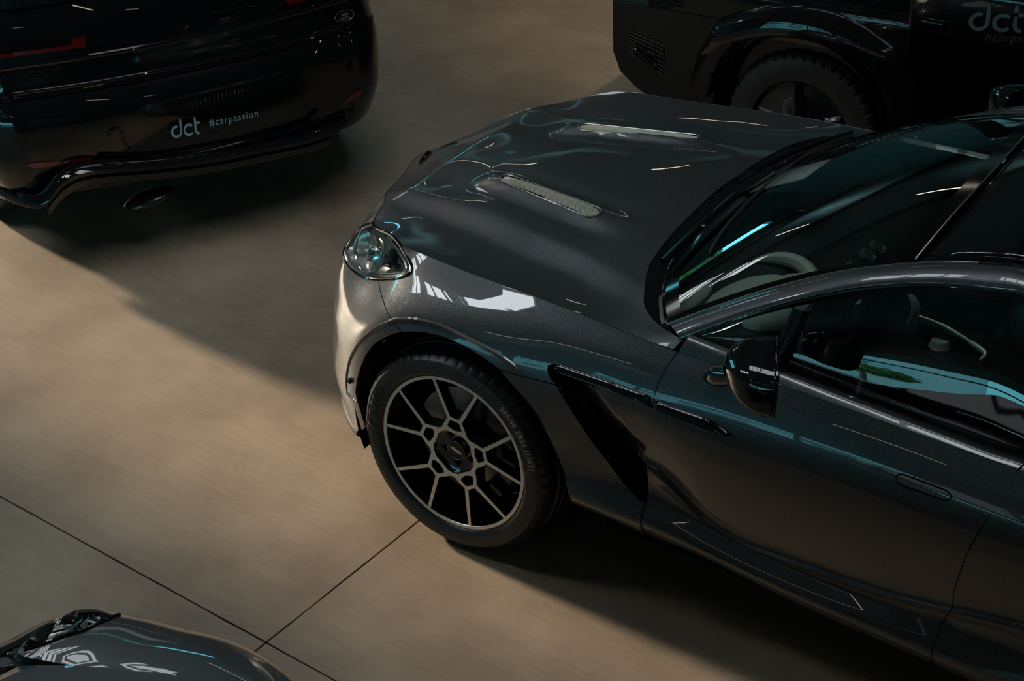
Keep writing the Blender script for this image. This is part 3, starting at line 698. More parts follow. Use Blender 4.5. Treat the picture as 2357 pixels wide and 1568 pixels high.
for (x, y, rz) in ((3.09, -.965, 0), (0, .965, math.pi), (3.09, .965, math.pi)):
    w2 = whl.copy(); COL.objects.link(w2); w2.parent = car; w2.matrix_local = Matrix.Translation((x, y, .385)) @ Matrix.Rotation(rz, 4, 'Z'); w2['label'] = 'wheel out of sight'
    del w2['label']; copy_children(whl, w2)

# ------------------------------------------------------------------ side strakes
def blade(name, topx, botx, parent, out=.02, n=30):
    a = curve3(np.c_[SIDE.pts(topx), np.zeros(len(topx))], n)[:, :2]; b = curve3(np.c_[SIDE.pts(botx), np.zeros(len(botx))], n)[:, :2]
    A, B, NA = SIDE.eval(a), SIDE.eval(b), SIDE.normal((a+b)/2); rows = []
    for i in range(n):
        k = min(1, i/3., (n-1-i)/3.); mid = A[i]*.35+B[i]*.65
        rows.append([A[i]-NA[i]*.01, A[i]+NA[i]*.004*k, A[i]*.8+B[i]*.2+NA[i]*out*.55*k, mid+NA[i]*out*k, mid*.9+B[i]*.1+NA[i]*out*1.0*k, B[i]+NA[i]*.006*k, B[i]-NA[i]*.015])
    o = grid_obj(name, rows, PIANO, parent, sharp=50)
    if np.mean([p.normal.y for p in o.data.polygons]) > 0: o.data.flip_normals()
    return o
sub(blade('strake', [(1276, 842), (1284, 838), (1300, 842), (1400, 876), (1499, 913)], [(1277, 846), (1288, 860), (1330, 876), (1400, 901), (1503, 940)], fender), 'gloss black blade above the vent')
sub(blade('strake', [(1507, 922), (1520, 926), (1580, 947), (1642, 971), (1692, 1005)], [(1510, 946), (1520, 950), (1580, 974), (1652, 1001), (1692, 1006.5)], door), 'gloss black blade tapering to a point')

# ------------------------------------------------------------------ greenhouse
UP = [(1537.6, 745, -.785), (1667.5, 702, -.725), (1801, 664.5, -.67), (1900, 636, -.642), (1953, 622, -.628), (2105, 600, -.60), (2194, 600, -.59), (2280, 608, -.585), (2357, 624, -.58)]
LO = [(1566, 776, -.84), (1694, 731, -.80), (1801, 702, -.755), (1900, 678, -.73), (1988, 656, -.71), (2091, 646, -.695), (2194, 647, -.688), (2298, 660, -.683), (2357, 674, -.68)]
upp = [at(a, b, y=c) for a, b, c in UP]+[(2.2, -.57, 1.335), (2.8, -.56, 1.29), (3.4, -.56, 1.20), (3.9, -.6, 1.05)]
low_ = [at(a, b, y=c) for a, b, c in LO]+[(2.2, -.68, 1.265), (2.8, -.69, 1.21), (3.35, -.695, 1.11), (3.85, -.69, 1.02)]
def fair(P, deg=4, xmax=2.0):
    P = np.array([np.asarray(p, float) for p in P]); k = P[:, 0] < xmax; Q = P.copy()
    for c in (1, 2): Q[k, c] = np.polyval(np.polyfit(P[:, 0], P[:, c], deg, w=np.where(k, 1, .6)), P[k, 0])
    return [tuple(q) for q in Q]
upp = fair(upp, 5); low_ = fair(low_, 5)
NR = 70
RU = curve3(upp, NR); RL = curve3(low_, NR)
rows = []
for a, b in zip(RU, RL):
    d = b-a; nrm = np.cross(np.array([1, .1, .2]), d); nrm /= np.linalg.norm(nrm)
    if nrm[1] > 0: nrm = -nrm
    bul = .16*np.linalg.norm(d)
    rows.append([a+nrm*-.012]+[a+d*t+nrm*bul*(1-(2*t-1)**2)**.8 for t in np.linspace(0, 1, 9)]+[b-nrm*.012])
rail = grid_obj('roof_rail', rows, GREY, car, sharp=60)
if np.mean([p.normal.z for p in rail.data.polygons]) < 0: rail.data.flip_normals()
sub(rail, 'grey metallic windscreen pillar and roof side'); mirror_y(rail)
g = G(); g.tube(RL[:52]+[0, -.002, -.003], .0028, 6); sub(g.obj('window_trim', CHROME, rail), 'thin bright line'); 
g = G(); g.tube(RU[:30]+[0, .002, .002], .003, 6); g.obj('pillar_seal', SATIN, rail)
# windscreen
ZB = [(.728, -.785, 1.008), (.645, -.66, 1.024), (.575, -.45, 1.04), (.55, -.22, 1.055), (.545, 0, 1.06)]
tp = at(2104, 599, y=-.60)
ZT = [tp, (1.425, -.42, 1.378), (1.443, -.22, 1.406), (1.448, 0, 1.414)]
zb = curve3(ZB+[(x, -y, z) for x, y, z in ZB[-2::-1]], 41); zt = curve3([tuple(p) for p in ZT]+[(p[0], -p[1], p[2]) for p in ZT[-2::-1]], 41)
RUs = RU[RU[:, 0] < tp[0]+.001]
rows = []
for k in range(41):
    col = []; s_ = k/40
    for t in np.linspace(0, 1, 21):
        p = zb[k]*(1-t)+zt[k]*t; 
        # follow the pillar at both edges
        ed = curve3([zb[0]]+[tuple(r) for r in RU[2:] if r[0] < tp[0]-.03 and r[0] > zb[0][0]+.05]+[zt[0]], 21)[int(round(t*20))]; lin = zb[0]*(1-t)+zt[0]*t
        off = ed-lin; wgt = (2*s_-1)**4; o = off*wgt
        if s_ > .5: o = o*[1, -1, 1]
        p = p+o+np.array([-.02, 0, .035])*(4*t*(1-t))*(1-wgt); col.append(p)
    rows.append(col)
WS = np.array(rows)
SCR = glass('windscreen glass', (.72, .84, .80), .85, gain=2.3)
SCR2 = glass('side window glass', (.60, .72, .70), .75, gain=2.2)
ws = grid_obj('windscreen', WS[1:-1, 1:20], SCR, car)
if ws.data.polygons[100].normal.z < 0: ws.data.flip_normals()
FR = mat('black ceramic band', (.003, .003, .003), .08, spec=.5)
for nm, blk in (('screen_border', WS[0:2]), ('screen_border', WS[-2:]), ('screen_border', WS[1:-1, 0:2]), ('screen_border', WS[1:-1, 19:21])):
    o = grid_obj(nm, blk, FR, ws)
    if o.data.polygons[0].normal.z < 0: o.data.flip_normals()
g = G(); g.tube(zt+[.004, 0, .004], .0035, 6); g.obj('header_seal', SATIN, ws)
# cowl between bonnet and screen: black plastic, set a little lower
arcw = np.array([HOOD.eval([p])[0] for p in arc[1:]]); arcw = curve3(arcw, 21); hf = np.vstack([arcw, (arcw*[1, -1, 1])[::-1][1:]])
rows = []
for k in range(41):
    a = hf[k]+[0.004, 0, -.006]; b = zb[k]+[0, 0, .001]; rows.append([a+[-.02, 0, -.01], a+[0, 0, -.002], a*.6+b*.4+[0, 0, -.022], a*.2+b*.8+[0, 0, -.010], b])
cw = grid_obj('cowl', rows, PIANO, car)
if cw.data.polygons[50].normal.z < 0: cw.data.flip_normals()
g = G(); g.tube(curve3([zb[0]+[-.012, -.004, .004], zb[1]+[-.014, -.004, .004], zb[2]+[-.014, 0, .003], zb[3]+[-.014, 0, .003], zb[4]+[-.012, 0, .003]], 14), .007, 6); sub(g.obj('cowl_trim', SATIN, cw), 'short satin strip at the pillar foot')
for y0, y1, nm in ((-.50, .12, 'wiper'), (.08, .62, 'wiper')):
    k0 = int(np.argmin(abs(zb[:, 1]-y0))); k1 = int(np.argmin(abs(zb[:, 1]-y1)))
    A = zb[k0]+[-.03, 0, .02]; B = WS[k1, 2]+[0, 0, .022]; g = G(); g.tube(curve3([A, A*.6+B*.4+[.0, 0, .02], B], 10), [.013-.0006*i for i in range(10)], 8); wp_ = g.obj(nm, PIANO, car)
    bl = np.array([WS[k, 3]+[0, 0, .008] for k in range(k0, k1+1, 2)]); g = G(); g.tube(curve3(bl, 16), .005, 6); g.obj('wiper_blade', MATTE, wp_)
# roof: black glass panel, black gutter beside the rail
ROOFG = mat('black roof glass', (.004, .005, .005), .08, coat=1, coat_rough=.005)
rx = [tp[0]+.01, 1.7, 2.0, 2.4, 2.9, 3.4, 3.85]; rz = [0, .02, .025, .02, -.02, -.11, -.24]
rows = []
for i, x in enumerate(np.linspace(tp[0]+.008, 3.85, 40)):
    e = RU[np.argmin(abs(RU[:, 0]-x))]; 
    ez_ = np.interp(x, RU[:, 0], RU[:, 2]); ey_ = np.interp(x, RU[:, 0], RU[:, 1])
    crown = .085; rows.append([(x+(.045*(1-(2*s-1)**2) if x < 1.6 else .045*(1-(2*s-1)**2)*max(0, 1-(x-1.6)/.6)), (ey_+.035)*(1-2*s), ez_+.004+crown*(1-abs(2*s-1)**2.2)) for s in np.linspace(0, 1, 33)])
rf = grid_obj('roof', rows, ROOFG, car)
if rf.data.polygons[100].normal.z < 0: rf.data.flip_normals()
rows = []
for x in np.linspace(tp[0]+.012, 3.8, 50):
    ez_ = np.interp(x, RU[:, 0], RU[:, 2]); ey_ = np.interp(x, RU[:, 0], RU[:, 1]); k = min(1, (x-tp[0])/.12)
    rows.append([(x, ey_+.05, ez_), (x, ey_+.045, ez_+.022*k), (x, ey_+.025, ez_+.03*k), (x, ey_+.012, ez_+.02*k), (x, ey_+.008, ez_-.005)])
o = grid_obj('roof_bar', rows, PIANO, car, sharp=60); 
if np.mean([p.normal.z for p in o.data.polygons]) < 0: o.data.flip_normals()
mirror_y(o)
g = G(); g.tube([r[0] for r in rows][:40], .004, 6); g.obj('roof_seal', SATIN, o)
# tail: plain closing panel
g = G(); tl = [(3.85, -.62, 1.05), (4.05, -.62, .95), (4.12, 0, .95), (4.05, .62, .95), (3.85, .62, 1.05), (3.9, 0, 1.13)]; g.add(tl, [(0, 1, 2, 5), (5, 2, 3, 4)]); g.obj('tail_panel', GREY, car)
# side windows
def belt(x): return np.array([x, -.822+(.10*(x-2.6) if x > 2.6 else 0), BELT(x)-.012])
def sidewin(name, x0, x1, mt, parent, n=36, t0=0., t1=1., sl0=0., sl1=0., lowx=None):
    rows = []
    for s in np.linspace(0, 1, n):
        xb = x0[0]+(x1[0]-x0[0])*s; xt = x0[1]+(x1[1]-x0[1])*s
        b = belt(xb); tpt = np.array([np.interp(xt, RL[:, 0], RL[:, k]) for k in range(3)])+[0, .008, -.012]
        rows.append([b+(tpt-b)*t+np.array([0, -.014, .005])*4*t*(1-t) for t in np.linspace(t0, t1, 15)])
    o = grid_obj(name, rows, mt, parent)
    if np.mean([p.normal.y for p in o.data.polygons]) > 0: o.data.flip_normals()
    return o
xd = 1.055
gl = sidewin('window', (.83, .80), (1.80, 1.86), SCR2, door); sub(gl, 'driver side window reflecting a pale building')
o = sidewin('window_frame', (.80, .79), (1.80, 1.86), PIANO, door, t0=.93, t1=1.02); o.location.y = -.003
pl_b = at(1783, 800, y=-.835); pl_t = at(1846, 712, y=-.742)
rows = []
for t in np.linspace(0, 1, 8):
    c = at(1792-0+54*t, 838-126*t, y=-.838+.085*t-.005); rows.append([c+[-.030+.004*t, 0.012, 0], c+[-.026, -.006, 0], c+[-.002, -.008, 0], c+[.020, -.006, 0], c+[.024, .012, 0]])
o = grid_obj('window_divider', rows, PIANO, door); 
if np.mean([p.normal.y for p in o.data.polygons]) > 0: o.data.flip_normals()
sidewin('b_pillar', (1.80, 1.86), (1.93, 1.95), PIANO, car, n=6)
o = sidewin('window', (1.93, 1.95), (3.0, 2.95), SCR2, rear_door, n=24)
o = sidewin('quarter_window', (3.0, 2.95), (3.6, 3.55), PIANO, quarter, n=12)
g = G(); g.tube([belt(x)+[0, -.010, .008] for x in np.linspace(.86, 2.7, 30)], .005, 6); g.obj('belt_seal', PIANO, door)
for o in [o for o in car.children_recursive if o.name.split('.')[0] in ('window', 'b_pillar', 'quarter_window')]:
    mirror_y(o, parent=car)

# ------------------------------------------------------------------ mirror
MN = Vector((.90, .43, -.06)).normalized(); ML = Vector((.43, -.90, 0)).normalized(); MU = MN.cross(ML).normalized()
if MU.z < 0: MU = -MU
MC = Vector(at(1777, 868, y=-1.055))
rows = []
for i in range(15):
    t = i/14; s = math.sqrt(max(0, 1-(t*.985)**2.3)); dep = -.118*t; ring = []
    for k in range(29):
        a = 2*math.pi*k/28; cx, sy = math.cos(a), math.sin(a); e = .55
        l = .108*math.copysign(abs(cx)**e, cx); u = .072*math.copysign(abs(sy)**e, sy)
        u += -.014*(l/.108) - (.018*max(0, -sy)*(1-l/.108)*.5)
        ring.append(MC+ML*(l*s-.014*(1-s))+MU*(u*s+.002*(1-s))+MN*dep*(1.08-.22*l/.108*s))
    rows.append(ring)
mir = grid_obj('mirror', rows, PIANO, car)
bc = mir.data.polygons[100]; 
if (Vector(bc.center)-MC-MN*-.04).dot(bc.normal) < 0: mir.data.flip_normals()
sub(mir, 'gloss black door mirror on a short stalk')
g = G(); g.tube([rows[0][k]+MN*.008 for k in range(28)], .006, 6, closed=True); g.obj('mirror_rim', PIANO, mir)
g = G(); g.add([rows[0][k]+MN*.006 for k in range(28)], [tuple(range(28))]); g.obj('mirror_glass', CHROME, mir, smooth=False)
a = at(1622, 866, y=-.925); b = at(1655, 868, y=-.965); c = Vector(at(1690, 868, y=-1.0)); d = MC-MN*.07-ML*.05-MU*.03
g = G(); g.tube(curve3([a, b, c, d], 14), [.006, .018, .027, .031, .032, .031, .029, .027, .024, .022, .021, .022, .024, .026], 14); g.obj('mirror_stalk', PIANO, mir)
mm_ = mirror_y(mir)

# ------------------------------------------------------------------ bonnet vents
WIRE = mat('vent mesh wire', (.80, .75, .65), .45, .7)
for s in (-1, 1):
    a, b = (VM[0]*[1, 1] if s < 0 else VM[0]*[1, -1]), (VM[1]*[1, 1] if s < 0 else VM[1]*[1, -1])
    ol = stadium(a+[.03, 0], b-[.03, 0], .030)
    vt = panel('vent_tray', ol, HOOD, VOID, car, h=.04, gap=0, depth=.002, off=-.03)
    vm = G(); d = (b-a)/np.linalg.norm(b-a); q = np.array([-d[1], d[0]]); L = np.linalg.norm(b-a)
    for i in range(-6, 78):
        for sg in (-1, 1):
            p0 = a+d*(i*.0068)-q*.030; p1 = p0+(d*.045+q*.060) if sg > 0 else p0+(-d*.045+q*.060)
            pts = np.array([p0+(p1-p0)*t for t in np.linspace(0, 1, 9)]); k = inside(ol, pts); pts = pts[k]
            if len(pts) < 2: continue
            P = HOOD.eval(pts)-HOOD.normal(pts)*(.006+.001*sg); N = HOOD.normal(pts); t = (P[-1]-P[0]); t /= np.linalg.norm(t); w_ = np.cross(t, N[0])*.0014
            V = [];  F = []
            for p in P: V += [p-w_, p+N[0]*.0012, p+w_]
            for j in range(len(P)-1): F += [(3*j, 3*j+1, 3*j+4, 3*j+3), (3*j+1, 3*j+2, 3*j+5, 3*j+4)]
            vm.add(V, F)
    o = vm.obj('vent_mesh', WIRE, vt, smooth=False); o['kind'] = 'stuff'
    g = G(); g.tube(HOOD.eval(ol)+HOOD.normal(ol)*.001, .0028, 6, closed=True); sub(g.obj('vent_surround', SATIN, vt), 'thin bright edge')
# ------------------------------------------------------------------ cabin
LEATH = mat('sage grey leather', (.46, .46, .40), .5, noise=(250, .06, .15)); DARKL = mat('black leather', (.012, .012, .012), .5, noise=(250, .1, .15))
TRIMW = mat('pale cabin metal', (.80, .76, .66), .4, .6); CONS = mat('smoked trim', (.07, .07, .065), .3)
dash = grid_obj('dashboard', [[(x, y, z+.02*math.cos(y*2.1)) for y in np.linspace(-.74, .74, 31)] for x, z in ((.56, .90), (.62, .955), (.72, .955), (.84, .94), (.95, .925), (1.02, .90), (1.06, .85), (1.05, .70), (1.0, .50))], DARKL, car, flip=True)
dash['label'] = 'dashboard with pale leather pads'
g = G(); ell(g, (.80, -.42, .935), (.14, -.05, .02), (.07, .20, 0), (0, 0, .045), 20, 10); g.obj('dash_pad', LEATH, dash)
g = G(); ell(g, (.665, -.50, .945), (.045, -.05, .01), (.02, .13, 0), (0, 0, .03), 16, 8); g.obj('dash_pad', LEATH, dash)
g = G(); ell(g, (.92, -.40, .945), (.10, -.02, .0), (.03, .19, 0), (0, 0, .065), 20, 10); g.obj('instrument_hood', LEATH, dash)
g = G(); g.tube(curve3([(.74, -.24, .975), (.80, -.20, .985), (.90, -.20, .98), (.96, -.26, .965), (.90, -.30, .985)], 14), [.006+.02*math.sin(math.pi*i/13) for i in range(14)], 8); g.obj('dash_wing', LEATH, dash)
for x, y in ((1.035, 0.02), (1.04, .09), (1.03, -.08)):
    g = G(); g.lathe([(.0, .0), (.022, .0), (.026, .004), (.026, -.02)], 18, 'z', Matrix.Translation((x, y, .955)) @ Matrix.Rotation(.9, 4, 'Y')); g.obj('dash_dial', CONS, dash)
g = G(); g.box((-.012, -.15, -.05), (.006, .15, .05), Matrix.Translation((1.10, 0.02, .86)) @ Matrix.Rotation(-.35, 4, 'Y'), .006); g.obj('screen', PIANO, dash)
g = G(); g.tube(curve3([at(2093, 676, y=-.03), at(2106, 700, y=-.03), at(2106, 722, y=-.03), at(2086, 750, y=-.03)], 12), [.004, .009, .012, .014, .015, .016, .016, .015, .013, .010, .007, .004], 8); g.obj('console_loop', TRIMW, dash)
cons = G(); cons.box((1.02, -.17, .40), (2.0, .17, .69), ch=.04); cons = cons.obj('centre_console', DARKL, car)
cs = [at(2113, 727, y=.06), at(2160, 744, y=.06), at(2215, 775, y=.03), at(2252, 800, y=.0), at(2268, 816, y=-.02), at(2255, 830, y=-.05)]
g = G(); g.tube(curve3(cs, 24), [.004]*6+[.006]*8+[.009]*6+[.007]*4, 8); g.obj('console_trim', TRIMW, cons)
g = G(); g.add([at(a, b, y=.0)-np.array([0, 0, .012]) for a, b in ((2115, 732), (2170, 752), (2225, 783), (2262, 815), (2240, 842), (2170, 812), (2110, 762))], [tuple(range(7))]); g.obj('console_plate', CONS, cons, smooth=False)
kc = at(2164, 793, y=0.0); g = G(); g.lathe([(.0, .02), (.027, .02), (.031, .016), (.033, .0), (.037, -.004), (.037, -.02)], 28, 'z', Matrix.Translation(tuple(kc))); g.obj('rotary_knob', TRIMW, cons)
for i in range(5):
    p = at(2133+16*i, 752+7.5*i, y=.03); g = G(); g.box((-.008, -.004, -.006), (.008, .004, .012), Matrix.Translation(tuple(p)), .003); g.obj('console_switch', CHROME, cons)
p0, p1 = at(1966, 692, y=-.12), at(1950, 775, y=-.12); g = G(); g.tube([p0, p1], [.024, .026], 12); g.obj('steering_column', LEATH, dash)
WC = Vector((1.10, -.40, .80)); WA = Vector((.90, 0, .42)).normalized(); WU = Vector((0, 1, 0)); WV = WA.cross(WU)
sw = G(); sw.tube([WC+(WU*math.cos(a)+WV*math.sin(a))*.18 for a in np.linspace(0, 2*math.pi, 33)[:-1]], .015, 8, closed=True); ell(sw, WC, WU*.07, WV*.06, WA*.03)
for a in (0, math.pi, -math.pi/2): sw.tube([WC, WC+(WU*math.cos(a)+WV*math.sin(a))*.17], .014, 8)
swo = sw.obj('steering_wheel', DARKL, car)
g = G(); g.tube([WC-WA*.05+WU*-.06, at(1900, 785, y=-.50)], [.008, .010], 8); g.obj('column_stalk', PIANO, swo)
for y in (-.40, .40):
    g = G(); g.box((1.35, y-.25, .40), (1.85, y+.25, .56), ch=.06); g.box((-.07, -.25, 0), (.08, .25, .62), Matrix.Translation((1.88, y, .50)) @ Matrix.Rotation(.30, 4, 'Y'), .06); g.box((-.05, -.13, .64), (.05, .13, .80), Matrix.Translation((1.88, y, .50)) @ Matrix.Rotation(.30, 4, 'Y'), .04)
    g.obj('seat', DARKL, car)
g = G(); g.box((2.3, -.66, .40), (2.8, .66, .58), ch=.06); g.box((2.72, -.66, .5), (2.86, .66, 1.1), ch=.05); g.obj('rear_seat', DARKL, car)
for s in (-1, 1):
    g = G(); g.box((.9, -.79, .35), (2.5, -.74, .90), ch=.02); o = g.obj('door_card', DARKL, car)
    if s > 0: o.scale.y = -1
# a sheet of paper lying behind the far half of the screen
pp = [(1723, 444.7), (1852, 411.6), (1917.5, 364.7), (1792.5, 397)]
PAPER = mat('paper', (.90, .90, .88), .7, noise=(18, .12, 0))
wsb = BVHTree.FromPolygons([tuple(p) for p in WS.reshape(-1, 3)], [(i*21+j, (i+1)*21+j, (i+1)*21+j+1, i*21+j+1) for i in range(40) for j in range(20)])
c4 = []
for a, b in pp:
    o_, d_ = pray(a, b); d_ = d_/np.linalg.norm(d_); c4.append(np.array(wsb.ray_cast(Vector(o_), Vector(d_))[0])+d_*.05); rows = []
for s in np.linspace(0, 1, 9): rows.append([(c4[0]*(1-t)+c4[1]*t)*(1-s)+(c4[3]*(1-t)+c4[2]*t)*s+np.array([0, 0, .004*math.sin(3*s)*math.sin(3*t)]) for t in np.linspace(0, 1, 9)])
pa = grid_obj('paper', rows, PAPER, None); tag(pa, 'white sheet of paper propped on the dashboard behind the windscreen', 'paper')
so = pa.modifiers.new('s', 'SOLIDIFY'); so.thickness = .0008

# ================================================================== building
def conc(name, c1, c2):
    m = mat(name, c1, .5); n = m.node_tree.nodes; l = m.node_tree.links; b = n['Principled BSDF']; tc = n.new('ShaderNodeTexCoord')
    a = n.new('ShaderNodeTexNoise'); a.inputs['Scale'].default_value = 1.1; a.inputs['Detail'].default_value = 9; a.inputs['Roughness'].default_value = .62; l.new(tc.outputs['Object'], a.inputs['Vector'])
    r = n.new('ShaderNodeValToRGB'); r.color_ramp.elements[0].position = .36; r.color_ramp.elements[0].color = (*c1, 1); r.color_ramp.elements[1].position = .68; r.color_ramp.elements[1].color = (*c2, 1); l.new(a.outputs['Fac'], r.inputs[0])
    f = n.new('ShaderNodeTexNoise'); f.inputs['Scale'].default_value = 70; f.inputs['Detail'].default_value = 6; l.new(tc.outputs['Object'], f.inputs['Vector'])
    # trowel sweeps: a noise stretched along a slow swirl
    mp = n.new('ShaderNodeMapping'); mp.inputs['Scale'].default_value = (3.0, 22, 1); mp.inputs['Rotation'].default_value = (0, 0, .5); l.new(tc.outputs['Object'], mp.inputs[0])
    s = n.new('ShaderNodeTexNoise'); s.inputs['Scale'].default_value = 1.0; s.inputs['Detail'].default_value = 5; s.inputs['Distortion'].default_value = 1.6; l.new(mp.outputs[0], s.inputs['Vector'])
    ad = n.new('ShaderNodeMath'); ad.operation = 'MULTIPLY_ADD'; ad.inputs[1].default_value = .22; ad.inputs[2].default_value = .78; l.new(f.outputs['Fac'], ad.inputs[0])
    a2 = n.new('ShaderNodeMath'); a2.operation = 'MULTIPLY_ADD'; a2.inputs[1].default_value = .34; l.new(s.outputs['Fac'], a2.inputs[0]); l.new(ad.outputs[0], a2.inputs[2])
    mx = n.new('ShaderNodeMix'); mx.data_type = 'RGBA'; mx.blend_type = 'MULTIPLY'; mx.inputs[0].default_value = 1; l.new(r.outputs[0], mx.inputs[6]); l.new(a2.outputs[0], mx.inputs[7]); l.new(mx.outputs[2], b.inputs['Base Color'])
    # small dark specks
    mr = n.new('ShaderNodeMapRange'); mr.inputs[3].default_value = .62; mr.inputs[4].default_value = .42; l.new(s.outputs['Fac'], mr.inputs[0]); l.new(mr.outputs[0], b.inputs['Roughness'])
    bp = n.new('ShaderNodeBump'); bp.inputs['Strength'].default_value = .12; bp.inputs['Distance'].default_value = .002; l.new(f.outputs['Fac'], bp.inputs['Height']); l.new(bp.outputs[0], b.inputs['Normal'])
    b.inputs['Specular IOR Level'].default_value = .35
    return m
CONC = conc('polished concrete', (.168, .124, .086), (.288, .224, .162)); 
JOINT = mat('joint dirt', (.015, .012, .010), .9); WALLM = mat('dark wall cladding', (.035, .038, .040), .6); WALLT = mat('wall cladding with teal daylight', (.13, .27, .28), .6); DECK = mat('steel roof deck with teal daylight', (.17, .33, .34), .55, .0); BEAM = mat('black steel', (.008, .009, .010), .5)  # teal of the daylight is put into the roof deck and lighter wall colours
fl = G(); fl.box((-14, -18, -.25), (12, 20, -.012)); floor = struct(fl.obj('floor', JOINT, None, smooth=False))
GX, GY, GA = -.245, -1.704, -.0577
SL = 9.0; gs = .0035
Mg = Matrix.Translation((GX, GY, 0)) @ Matrix.Rotation(GA, 4, 'Z')
for i in range(-3, 3):
    for j in range(-4, 5):
        x0, x1, y0, y1 = i*SL+gs, (i+1)*SL-gs, j*SL+gs, (j+1)*SL-gs
        c = Mg @ Vector(((x0+x1)/2, (y0+y1)/2, 0))
        if not (-17 < c.x < 15 and -21 < c.y < 23): continue
        edge = lambda a, b, n: [a+(b-a)*k/n for k in range(n)]
        ring = [(x, y0) for x in edge(x0, x1, 100)]+[(x1, y) for y in edge(y0, y1, 100)]+[(x, y1) for x in edge(x1, x0, 100)]+[(x0, y) for y in edge(y1, y0, 100)]
        rr = [(x+random.uniform(-.0012, .0012)*(abs(x-x0) < .01 or abs(x-x1) < .01), y+random.uniform(-.0012, .0012)*(abs(y-y0) < .01 or abs(y-y1) < .01)) for x, y in ring]
        V = [tuple(Mg @ Vector((x, y, 0))) for x, y in rr]+[tuple(Mg @ Vector((x, y, -.011))) for x, y in rr]; n = len(rr)
        mk('slab', V, [tuple(range(n))]+[((k+1) % n, k, n+k, n+(k+1) % n) for k in range(n)], CONC, floor, False)
ROOF_FILLS = [(-11, 14, 4.9, 330.), (-5, 15, 4.9, 250.), (-6, -11, 4.9, 260.), (2, -11, 4.9, 260.)]
HZ = 6.6; WY, WY1, WY2, WY3 = 18., 18.1, 18.2, 18.3
# ceiling of trapezoid deck, ribs running along x, with the skylight left open
SKX0, SKX1, SKY0, SKY1 = -9.0, -3.8, -3.3, -2.2; HY = 20.
def deck(name, x0, x1, y0, y1):
    V = []; F = []; y = y0; k = 0
    while y < y1-.01:
        for dy, z in ((0, 0), (.10, 0), (.13, -.055), (.23, -.055), (.26, 0)):
            V += [(x0, min(y+dy, y1), HZ+z), (x1, min(y+dy, y1), HZ+z)]
        y += .26
    n = len(V)//2
    F = [(2*i, 2*i+1, 2*i+3, 2*i+2) for i in range(n-1)]
    return mk(name, V, F, DECK, None, False)
S2 = (-11.6, -7.6, 3.6, 5.4); S3 = (-3.0, 2.4, -.9, .7)
HOLES = [(-WY, SKY0, None), (SKY0, SKY1, (SKX0, SKX1)), (SKY1, S3[2], None), (S3[2], S3[3], (S3[0], S3[1])), (S3[3], S2[2], None), (S2[2], S2[3], S2[:2]), (S2[3], HY, None)]
for y0, y1, h in HOLES:
    for x0, x1 in ([(-14, 12)] if h is None else [(-14, h[0]), (h[1], 12)] if len(h) == 2 else [(-14, h[0]), (h[1], h[2]), (h[3], 12)]):
        struct(deck('ceiling', x0, x1, y0, y1)); g = G(); g.box((x0-.2*(x0 == -14), y0-.2*(y0 == -WY), HZ+.005+.02), (x1+.2*(x1 == 12), y1+.2*(y1 == HY), HZ+.3)); struct(g.obj('ceiling', BEAM, None, smooth=False))
for i in range(7):
    x = -12.5+4.0*i; g = G(); g.box((x-.1, -WY, HZ-.42), (x+.1, HY, HZ-.38)); g.box((x-.012, -WY, HZ-.40), (x+.012, HY, HZ-.06)); struct(g.obj('trim_beam', BEAM, None, smooth=False)).name = 'trim_%d' % (i+1)
# skylights: glowing milky panels between dark ribs
SKYL = mat('milky skylight', (.8, .85, .87), .5, emit=(.88, .96, 1.0), estr=SKYLIGHT)
SKYL2 = mat('dim milky skylight', (.8, .85, .87), .5, emit=(.88, .96, 1.0), estr=SKYLIGHT*.3)
SKYL3 = mat('faint milky skylight', (.8, .85, .87), .5, emit=(.88, .96, 1.0), estr=SKYLIGHT*.4)
for kw, (x0, x1, y0, y1, n_, mt_, blind) in enumerate(((SKX0, SKX1, SKY0, SKY1, 8, SKYL, 3), (S2[0], S2[1], S2[2], S2[3], 6, SKYL2, -1), (*S3, 6, SKYL3, -1))):
    skl = struct(mk('window_%d' % ((1, 4, 5)[kw]), [], [], None)); dx = (x1-x0)/n_
    for i in range(n_):
        g = G(); g.box((x0+dx*i+.03, y0+.02, HZ+.02), (x0+dx*(i+1)-.03, y1-.02, HZ+.05)); g.obj('pane' if i != blind else 'blind_panel', mt_ if i != blind else BEAM, skl, smooth=False)
    for i in range(n_+1):
        g = G(); g.box((x0+dx*i-.03, y0-.05, HZ-.06), (x0+dx*i+.03, y1+.05, HZ+.06)); g.obj('rib', BEAM, skl, smooth=False)
# walls. minus x: tall gate that lets the low sun in
g = G(); g.box((-14.3, -WY, 0), (-14, GATE_Y0, HZ)); g.box((-14.3, GATE_Y1, 0), (-14, HY, 5.1)); g.box((-14.3, GATE_Y1, 5.65), (-14, HY, HZ)); g.box((-14.3, GATE_Y1, 5.1), (-14, 8.5, 5.65)); g.box((-14.3, 16, 5.1), (-14, HY, 5.65)); g.box((-14.3, GATE_Y0, HZ-.25), (-14, GATE_Y1, HZ)); g.box((-14.3, GATE_Y0, 0), (-14, GATE_Y1, 3.1)); struct(g.obj('wall_front', WALLT, None, smooth=False))
w2 = struct(mk('window_2', [], [], None))
for y in np.arange(GATE_Y0, GATE_Y1+.1, 2.4):
    g = G(); g.box((-14.2, y-.05, 0), (-14.1, y+.05, HZ-.25)); g.obj('mullion', BEAM, w2, smooth=False)
for z in (4.7,):
    g = G(); g.box((-14.2, GATE_Y0, z-.06), (-14.1, GATE_Y1, z+.06)); g.obj('transom', BEAM, w2, smooth=False)
g = G(); g.box((12, -WY, 0), (12.3, HY, HZ)); struct(g.obj('wall_back', WALLM, None, smooth=False))
